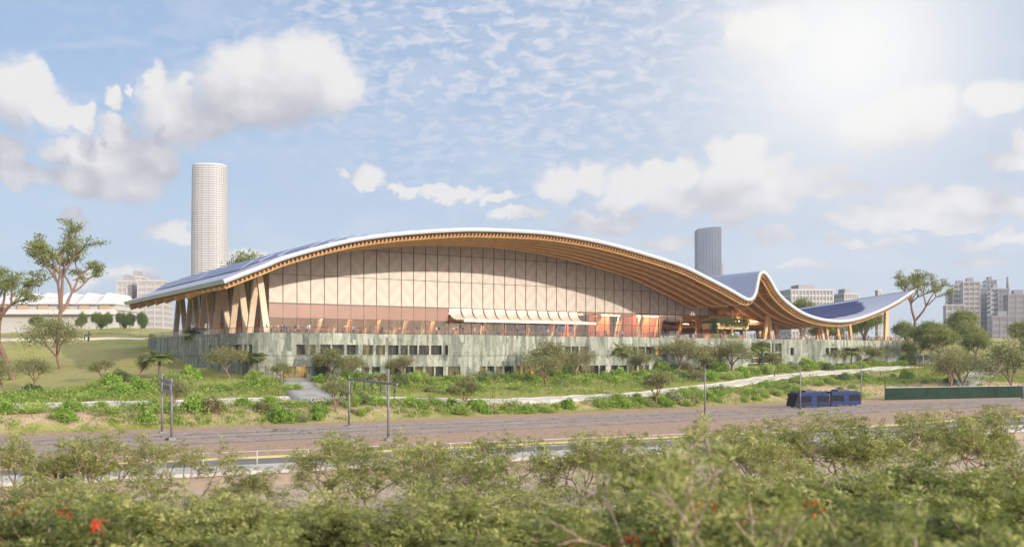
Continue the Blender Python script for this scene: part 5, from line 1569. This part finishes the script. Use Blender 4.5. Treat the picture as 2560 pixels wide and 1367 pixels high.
def office(label, x0, x1, ytop, d, depth=24, zb=14.0, wallm='cream', winm='win', floors=None, bays=None, group=None, name='office_block', roofunit=True, yaw=0.18, cat='building', pilaster=True):
    L = Loc((x0 + x1) / 2, d); hw = (x1 - x0) / 2 * d / F; zt = zpx(ytop, d)
    t = thing(name, label, cat, (*L.p(0, depth / 2, 0)[:2], zb), group)
    ca, sa = cos(yaw), sin(yaw)
    w_ = hw * .93
    def q(r, b): return L.p(r * ca - b * sa, depth / 2 + r * sa + b * ca, 0)[:2]
    def R(a, b_, c, e): return [q(a, c), q(b_, c), q(b_, e), q(a, e)]
    hd = depth / 2
    m = MB(); m.prism(R(-w_, w_, -hd, hd), zb, zt); m.build('wall', M[wallm], t)
    n = floors or max(3, int((zt - zb) / 3.6)); fh = (zt - zb) / n
    m = MB()
    for f in range(n):
        z0 = zb + f * fh + fh * .34; z1 = zb + (f + 1) * fh - .05 * fh
        m.prism(R(-w_ * .95, w_ * .95, -hd - .12, -hd + .05), z0, z1)
        m.prism([q(-w_ - .12, -hd * .93), q(-w_ + .05, -hd * .93), q(-w_ + .05, hd * .93), q(-w_ - .12, hd * .93)], z0, z1)
        m.prism([q(w_ - .05, -hd * .93), q(w_ + .12, -hd * .93), q(w_ + .12, hd * .93), q(w_ - .05, hd * .93)], z0, z1)
    m.build('window_band', M[winm], t)
    if pilaster:
        nb = bays or max(3, int(2 * w_ / 4.5)); m = MB()
        for i in range(nb + 1):
            r = -w_ * .95 + i * 2 * w_ * .95 / nb; m.prism(R(r - .3, r + .3, -hd - .3, -hd - .1), zb, zt - .3)
        m.build('pilaster', M[wallm], t)
    m = MB(); m.prism(R(-w_ - .3, w_ + .3, -hd - .35, hd + .3), zt, zt + .9); m.build('roof', M[wallm], t)
    if roofunit:
        m = MB(); m.prism(R(-w_ * .45, w_ * .3, -hd * .5, hd * .5), zt + .9, zt + 4.2); m.build('roof_unit', M['greyf'], t)
    return t


# round white tower, left
d = 1200; L = Loc(524.5, d); zt = zpx(421, d)
t = thing('round_tower', 'tall round white residential tower ringed by balcony bands', 'tower', (*L.p(0, 0, 0)[:2], 14))
def ring(m, rad, z0, z1, n=48, sq=0.82):
    pw = lambda c: math.copysign(abs(c) ** 0.72, c)
    poly = [L.p(rad * pw(cos(2 * pi * i / n)), rad * sq * pw(sin(2 * pi * i / n)), 0)[:2] for i in range(n)]
    m.prism(poly, z0, z1)
swell = lambda z: 20.3 + 1.1 * sin(pi * min(1, (z - 14) / (zt - 14)) ** .9)
mw, ms, mc = MB(), MB(), MB()
nz = 80; fh = (zt - 14) / nz
for i in range(nz):
    z = 14 + i * fh
    ring(mw, swell(z) - .9, z, z + fh); ring(ms, swell(z), z + fh - 1.7, z + fh - .02)
for i in range(28):
    a = 2 * pi * i / 28 + .11
    f_ = lambda z: L.p((swell(z) - .05) * math.copysign(abs(cos(a)) ** .72, cos(a)), (swell(z) - .05) * .82 * math.copysign(abs(sin(a)) ** .72, sin(a)), z)
    for z0 in np.linspace(14, zt, 6)[:-1]:
        mw.bar(f_(z0), f_(z0 + (zt - 14) / 5), .5, .5)
mw.build('glazing', M['winl'], t); ms.build('balcony_band', M['pale'], t)
ring(mc, swell(zt) - .25, zt + 1.4, zt + 3.4)
mc.build('crown_band', M['pale'], t)
m = MB(); ring(m, swell(zt) - .9, zt, zt + 1.4); m.build('roof', M['winl'], t)
# dark tower, right
d = 1400; L = Loc(1774, d); zt = zpx(572, d)
t = thing('glass_tower', 'tall dark glass tower with a curved top edge behind the arched roof', 'tower', (*L.p(0, 0, 0)[:2], 14))
hw = 29 * d / F
m = MB(); N_ = 16
for i in range(N_):
    a, b = -hw + 2 * hw * i / N_, -hw + 2 * hw * (i + 1) / N_
    za = zt + 3.0 * sin((a + hw) / (2 * hw) * pi * .55); zb_ = zt + 3.0 * sin((b + hw) / (2 * hw) * pi * .55)
    bul = lambda r: -1.2 * cos(r / hw * pi / 2)
    m.hexa([L.p(a, bul(a), 14), L.p(b, bul(b), 14), L.p(b, 26, 14), L.p(a, 26, 14)], [L.p(a, bul(a), za), L.p(b, bul(b), zb_), L.p(b, 26, zb_), L.p(a, 26, za)])
m.build('wall', M['dkg'], t)
m = MB()
for j in range(44):
    z = 16 + j * 4.1
    wl = .9 if z < 105 else .25
    for i in range(N_):
        if z > 112 and (i + j) % 3: continue
        a, b = -hw + 2 * hw * i / N_, -hw + 2 * hw * (i + 1) / N_
        m.hexa([L.p(a, bul(a) - .3, z), L.p(b, bul(b) - .3, z), L.p(b, bul(b) + .1, z), L.p(a, bul(a) + .1, z)], [L.p(a, bul(a) - .3, z + wl), L.p(b, bul(b) - .3, z + wl), L.p(b, bul(b) + .1, z + wl), L.p(a, bul(a) + .1, z + wl)])
m.build('floor_band', M['greyf'], t)
m = MB()
for i in range(0, N_ + 1, 2):
    a = -hw + 2 * hw * i / N_; m.bar(L.p(a, bul(a) - .2, 14), L.p(a, bul(a) - .2, zt + .5), .35, .35)
m.build('mullion', M['dkgrey'], t)
m = MB(); m.prism(L.rect(hw - 1, hw + 4, 2, 24), 14, zpx(657, d)); m.build('side_block', M['greyf'], t)
office('flat pale apartment block above the roof dip, its left part blank', 1966, 2086, 726, 620, 26, 14, 'cream', 'win', None, 12, 'blocks behind the roof dip', 'apartment_block', True, .1)
office('smaller pale block right of the flat apartment block', 2102, 2144, 736, 660, 18, 14, 'cream', 'win', None, 6, 'blocks behind the roof dip', 'apartment_block')
office('low pale block between the two blocks above the roof dip', 2078, 2112, 752, 700, 20, 14, 'cream', 'winl', None, 6, 'blocks behind the roof dip', 'apartment_block', False)
office('thin pale chimney like block rising above the tilted roof', 2194, 2203, 728, 640, 4, 14, 'cream', 'winl', None, 2, None, 'chimney_block', False, .1)
for a in ((2384, 2412, 733, 800, 'cream', 'win', 'narrow pale office tower, lowest step at the left of the grey cluster'), (2398, 2436, 712, 780, 'cream', 'win', 'pale office tower with a fine grid of windows, second step of the grey cluster'),
          (2424, 2466, 706, 740, 'cream', 'winl', 'broad pale office tower with its face to the tracks in the grey cluster'), (2462, 2482, 722, 760, 'greyf', 'win', 'slim grey office tower in the middle of the cluster'),
          (2480, 2506, 702, 800, 'greyf', 'win', 'square headed grey tower, tallest of the cluster beside the antenna'), (2492, 2522, 722, 770, 'cream', 'win', 'pale office tower with stepped white boxes beside the antenna'),
          (2512, 2538, 724, 730, 'greyf', 'win', 'grey office tower carrying the thin antenna'), (2538, 2600, 737, 690, 'greyf', 'winl', 'wide grey office block at the outer end of the cluster'), (2384, 2430, 764, 640, 'cream', 'winl', 'low pale block with stepped roof before the grey cluster'), (2500, 2560, 792, 640, 'greyf', 'winl', 'low dark grey podium block at the foot of the cluster')):
    tt = office(a[6], a[0], a[1], a[2], a[3], 26, 14, a[4], a[5], None, None, 'grey office cluster', 'office_tower', a[0] not in (2384, 2512), -.35)
    if 'antenna' in a[6] and 'carrying' in a[6]:
        L = Loc(2530, a[3]); m = MB(); m.tube(L.p(0, 6, zpx(724, a[3])), L.p(0, 6, zpx(691, a[3])), 1.3, 1.0, 8); m.build('antenna', M['greyf'], tt)
# left: pale slab blocks and a long low hall
for a in ((286, 324, 705, 500, 'pale slab block with a small roof box, left of its pair behind the roof tip'), (312, 346, 694, 520, 'pale slab block, tallest of three behind the roof tip'), (336, 404, 704, 495, 'broad pale slab block directly behind the roof tip')):
    office(a[4], a[0], a[1], a[2], a[3], 20, 12, 'cream', 'winp', 12, 3, 'pale slab blocks behind the roof tip', 'slab_block', a[0] < 330, .12, pilaster=True)
d = 430; L = Loc(140, d); s_ = d / F
t = thing('long_low_hall', 'long low white hall with tan boxes along its front, behind the clipped trees', 'building', (*L.p(0, 0, 0)[:2], 13))
m = MB(); m.prism(L.rect(-30, 26.5, 0, 30), 13, zpx(776, d)); m.build('wall', M['cream'], t)
m = MB(); m.prism(L.rect(-31, 27, -3, 0), zpx(786, d), zpx(774, d)); m.build('canopy', M['pale'], t)
m = MB(); m.prism(L.rect(-29, 26, 2, 30), zpx(774, d), zpx(760, d)); m.build('upper_wall', M['cream'], t)
for i in range(6):
    r = -27 + i * 9.2
    m = MB(); m.prism(L.rect(r, r + 4.6, 1, 3), zpx(773, d), zpx(761, d)); m.build('cladding_box', M['tanbox'], t)
    m = MB()
    m.hexa([L.p(r - 1, 0, zpx(760, d)), L.p(r + 7.6, 0, zpx(760, d)), L.p(r + 7.6, 28, zpx(760, d)), L.p(r - 1, 28, zpx(760, d))],
           [L.p(r + .5, 9, zpx(728, d)), L.p(r + 6.0, 9, zpx(732, d)), L.p(r + 6.0, 20, zpx(732, d)), L.p(r + .5, 20, zpx(728, d))]); m.build('roof', M['pale'], t)

# ------------------------------------------------------------- small things
g = G(2310, 909); L = Loc(2310, px(g)[2])
t = thing('white_shelter', 'small white vaulted shelter at the end of the podium', 'shelter', g)
m = MB(); R_ = 2.6
for i in range(10):
    a0, a1 = pi * i / 10, pi * (i + 1) / 10
    for_ = lambda a, b, e: L.p(-R_ * cos(a) * 1.05, b, g[2] + 1.55 + (1.15 + e) * sin(a))
    m.hexa([for_(a0, -1.6, -.1), for_(a1, -1.6, -.1), for_(a1, 2.2, -.1), for_(a0, 2.2, -.1)], [for_(a0, -1.6, 0), for_(a1, -1.6, 0), for_(a1, 2.2, 0), for_(a0, 2.2, 0)])
m.build('vault_roof', M['white'], t)
for r in (-2.5, -.9, .9, 2.5):
    m = MB(); m.bar(L.p(r, -1.5, g[2] - .2), L.p(r, -1.5, g[2] + 1.7 + (.8 if abs(r) < 2 else 0)), .16, .16); m.build('post', M['white'], t)
m = MB(); m.prism(L.rect(-2.4, 2.4, 1.9, 2.05), g[2] - .1, g[2] + 1.75); m.build('back_panel', M['winl'], t)
g = G(221, 853); L = Loc(221, px(g)[2])
t = thing('lawn_sculpture', 'small dark bent metal sculpture on the lawn by the gravel path', 'sculpture', g)
m = MB(); m.tube(L.p(0, 0, g[2] - .1), L.p(.2, 0, g[2] + 3.0), .28, .22, 8); m.build('post', M['dkgrey'], t)
m = MB(); m.tube(L.p(-.1, 0, g[2] + 1.7), L.p(-.8, 0, g[2] + 1.9), .26, .24, 8); m.tube(L.p(-.8, 0, g[2] + 1.9), L.p(-1.15, 0, g[2] + 1.5), .24, .24, 8); m.tube(L.p(-1.15, 0, g[2] + 1.5), L.p(-1.2, 0, g[2] + .6), .24, .18, 8)
m.build('bent_arm', M['dkgrey'], t)
m = MB(); m.tube(L.p(.1, 0, g[2] + 2.0), L.p(1.2, 0, g[2] + 2.1), .22, .16, 8); m.build('side_arm', M['dkgrey'], t)

# garden kiosk on the terrace
t = thing('garden_kiosk', 'terrace kiosk with cream fascia and hanging plants on its roof', 'kiosk', (184, 182, 13.75))
m = MB(); m.box((184.2, 182, 17.2), (11.6, 5.2, 1.5)); m.build('roof_fascia', M['ceil'], t)
for u in (179, 184.2, 189.4):
    m = MB(); m.bar((u, 179.8, 13.75), (u, 179.8, 16.45), .35, .35); m.build('post', M['colwarm'], t)
m = MB(); m.box((185.0, 180.6, 14.35), (8.5, .8, 1.15)); m.build('counter', M['brown'], t)
m = MB(); m.box((184.2, 184.3, 15.1), (10.8, .3, 2.6)); m.build('back_wall', M['red'], t)
r_ = np.random.default_rng(5)
C = np.stack([r_.uniform(178, 190.5, 2600), 179.2 + r_.uniform(0, 5.5, 2600), 17.95 + r_.gamma(1.6, .35, 2600)], axis=1)
C2 = np.stack([r_.uniform(179.5, 189.5, 900), 179.3 - r_.uniform(0, .25, 900), 18.0 - r_.gamma(1.2, .5, 900)], axis=1)
lv = leaves(np.vstack([C, C2]), .42, .2, r_, .5) - np.array(t.location)
obj('roof_planting', mesh_np('roof_planting', lv, quads(len(lv)), M['dark']), t)
C = np.stack([177.9 + r_.normal(size=1500) * .55, 179.6 + r_.normal(size=1500) * .5, r_.uniform(13.9, 19.2, 1500)], axis=1)
lv = leaves(C, .4, .2, r_, .5) - np.array(t.location)
obj('climber', mesh_np('climber', lv, quads(len(lv)), M['ivy']), t)
for x, lab in ((1352, None),):
    pass
for i_, (u, v, s, lab) in enumerate(((181.5, 176.6, 1.5, 'bright green bush on the terrace edge before the garden kiosk'), (199.5, 181.5, 1.6, 'tall dark plant wound round the first open hall column'), (176.8, 178.4, 1.2, 'green bush at the corner of the glazed front beside the kiosk'))):
    t = thing('terrace_plant', lab, 'plant', (u, v, 13.75)); kk = ('leafy', 'darkish', 'leafy')[i_]
    obj('stem', PROTO[kk][0], t); obj('foliage', PROTO[kk][1], t); t.scale = (s, s, s * (1.0 if i_ != 1 else 2.2))
# dark climbers on the podium wall
for i_, (xa, xb, h, lab) in enumerate(((786, 822, 3.4, 'dark climber on the podium right of the lit ground floor door'), (1405, 1424, 2.2, 'small dark climber on the podium right of the awning trees'), (985, 1000, 2.6, 'dark climber on the podium behind the second palm of the pair'))):
    s0, s1 = s_at(xa), s_at(xb); n_ = 1500
    sv = r_.uniform(s0, s1, n_); hv = r_.beta(1, 1.5, n_) * h
    C = np.array([[*wpt(s, .35 + r_.normal() * .12), 0] for s in sv]); C[:, 2] = hgt(C[:, 0], C[:, 1]) + hv
    lv = leaves(C, .32, .18, r_, .4); b = wpt((s0 + s1) / 2, .3)
    t = thing('wall_climber', lab, 'climber', (b[0], b[1], hz(*b)))
    obj('foliage', mesh_np('foliage', lv - np.array(t.location), quads(len(lv)), M['ivy']), t)

# ------------------------------------------------------------------ people
import bmesh
M['skin'] = mat('skin', (0.42, 0.26, 0.18), .6, var=.05); M['hair'] = mat('dark_hair', (.03, .022, .018), .6, var=.1)
CL = {'navy': (.03, .04, .11), 'black': (.02, .02, .022), 'white': (.66, .65, .62), 'red': (.42, .06, .05), 'grey': (.24, .24, .26), 'blue': (.09, .17, .40), 'tan': (.46, .35, .22), 'green': (.07, .17, .09)}
for c_, v_ in CL.items(): M['cloth_' + c_] = mat(c_ + '_cloth', v_, .85, var=.1, scale=6)


def person_mesh(pose, shirt, legs):
    bm = bmesh.new(); sk = bm.verts.layers.skin.verify()
    def vt(p, r, root=False):
        v = bm.verts.new(p); v[sk].radius = (r, r * .85); v[sk].use_root = root; return v
    def chain(a, pts):
        for p, r in pts:
            b = vt(p, r); bm.edges.new((a, b)); a = b
        return a
    st = {'stand': (.02, -.02, .05, .05), 'walk': (.26, -.24, -.2, .22), 'rail': (.03, .0, .34, .34), 'wave': (.02, -.03, .05, .4)}[pose]
    pel = vt((0, 0, .95), .15, True)
    ch = chain(pel, [((0, -.01, 1.12), .135), ((0, 0, 1.30), .155), ((0, .0, 1.44), .10)])
    nk = chain(ch, [((0, .02, 1.52), .055), ((0, .03, 1.60), .085), ((0, .035, 1.69), .095), ((0, .03, 1.76), .06)])
    for sg, sw in ((-1, st[0]), (1, st[1])):
        chain(pel, [((sg * .095, .0, .88), .095), ((sg * .10, sw * .55 + .02, .50), .062), ((sg * .10, sw, .10), .042), ((sg * .105, sw + .15, .035), .04)])
    for sg, sw in ((-1, st[2]), (1, st[3])):
        chain(ch, [((sg * .19, 0, 1.40), .062), ((sg * .235, sw * .35 - .02, 1.14), .046), ((sg * .22, sw + .03, .95 if sw < .3 else 1.12), .034), ((sg * .21, sw + .09, .86 if sw < .3 else 1.12), .03)])
    me = bpy.data.meshes.new('person_base'); bm.to_mesh(me); bm.free()
    o = link(bpy.data.objects.new('person_base', me)); o.modifiers.new('s', 'SKIN'); sb = o.modifiers.new('u', 'SUBSURF'); sb.levels = 1; sb.render_levels = 1
    dg = bpy.context.evaluated_depsgraph_get(); dg.update()
    out = bpy.data.meshes.new_from_object(o.evaluated_get(dg)); bpy.data.objects.remove(o)
    out.materials.clear()
    for m_ in ('skin', 'hair', 'cloth_' + shirt, 'cloth_' + legs): out.materials.append(M[m_])
    for p in out.polygons:
        x, y, z = p.center
        p.use_smooth = True
        if z > 1.52: p.material_index = 1 if (z > 1.72 or y < .0) else 0
        elif abs(x) > .17 and (z < .93 or (y > .34 and z > 1.0)): p.material_index = 0
        elif z > .93: p.material_index = 2
        else: p.material_index = 3 if z > .07 else 1
    return out


combos = [('stand', 'navy', 'grey'), ('walk', 'white', 'navy'), ('rail', 'black', 'black'), ('stand', 'red', 'tan'), ('walk', 'grey', 'black'), ('rail', 'blue', 'navy'), ('stand', 'tan', 'navy'), ('wave', 'green', 'grey'), ('walk', 'navy', 'tan'), ('stand', 'white', 'grey'), ('rail', 'tan', 'grey'), ('stand', 'black', 'navy')]
PM_ = [person_mesh(*c) for c in combos]
ZN = [(0, 690, 'beside the front V column'), (690, 760, 'at left end of brown cladding'), (760, 880, 'under the brown cladding'), (880, 1000, 'under right half of brown cladding'), (1000, 1120, 'just left of the awning shells'), (1120, 1230, 'under the first awning shells'), (1230, 1340, 'under the middle awning shells'), (1340, 1450, 'under the last awning shells'), (1450, 1560, 'just right of the awning shells'), (1560, 1680, 'before the red inner wall'), (1680, 1780, 'at right end of the glazed front'), (1780, 1880, 'by the garden kiosk'), (1880, 1970, 'by the first open hall column'), (1970, 2080, 'under the roof dip'), (2080, 2300, 'under the raised roof end')]
PV_ = {'stand': 'standing', 'walk': 'walking', 'rail': 'leaning on railing', 'wave': 'with one arm raised'}
XS = [655, 669, 694, 701, 708, 716, 731, 739, 758, 766, 845, 868, 890, 899, 917, 941, 958, 985, 1003, 1050, 1056, 1094, 1101, 1122, 1136, 1147, 1158, 1200, 1226, 1241, 1257, 1298, 1346, 1374, 1394, 1416, 1440, 1491, 1527, 1536, 1558, 1581, 1651, 1663, 1702, 1741, 1812, 1826, 1833, 1852, 1884, 1899, 1935, 1952, 1973, 1992, 2012, 2026, 2045, 2066, 2088, 2101, 2120, 2142, 2165, 2188, 2206, 2236]
seen = {}
zc_ = {}
for i_, x in enumerate(XS):
    zn = next(w for a, b, w in ZN if a <= x < b); ci = (i_ * 5 + zc_.get(zn, 0)) % 12; zc_[zn] = zc_.get(zn, 0) + 1
    while (zn, combos[ci][0], combos[ci][1]) in seen: ci = (ci + 1) % 12
    seen[(zn, combos[ci][0], combos[ci][1])] = 1
    pose, sh_, lg = combos[ci]
    s = s_at(x); q = wpt(s, -.55 if pose == 'rail' else -(1.0 + 2.6 * rng.random()))
    t = obj('person', PM_[ci], None, (q[0], q[1], 13.75 - .0)); t.rotation_euler = (0, 0, (pi if pose == 'rail' else rng.uniform(0, 6.28)) + 0)
    sc_p = rng.uniform(.96, 1.06); t.scale = (sc_p,) * 3
    tag(t, 'person in %s top %s, terrace %s' % (sh_, PV_[pose], zn), 'person', 'people on the terrace')

# ------------------------------------------------------------------ air
hm = bpy.data.materials.new('haze'); n, l = nodes_of(hm); n.remove(n['Principled BSDF'])
pv_ = n.new('ShaderNodeVolumePrincipled'); pv_.inputs['Color'].default_value = (0.92, 0.94, 1.0, 1); pv_.inputs['Density'].default_value = 0.00017; pv_.inputs['Anisotropy'].default_value = 0.2
l.new(pv_.outputs[0], n['Material Output'].inputs['Volume'])
m = MB(); m.box((0, 0, 140), (3900, 3900, 286)); tag(m.build('haze', hm), kind='stuff')
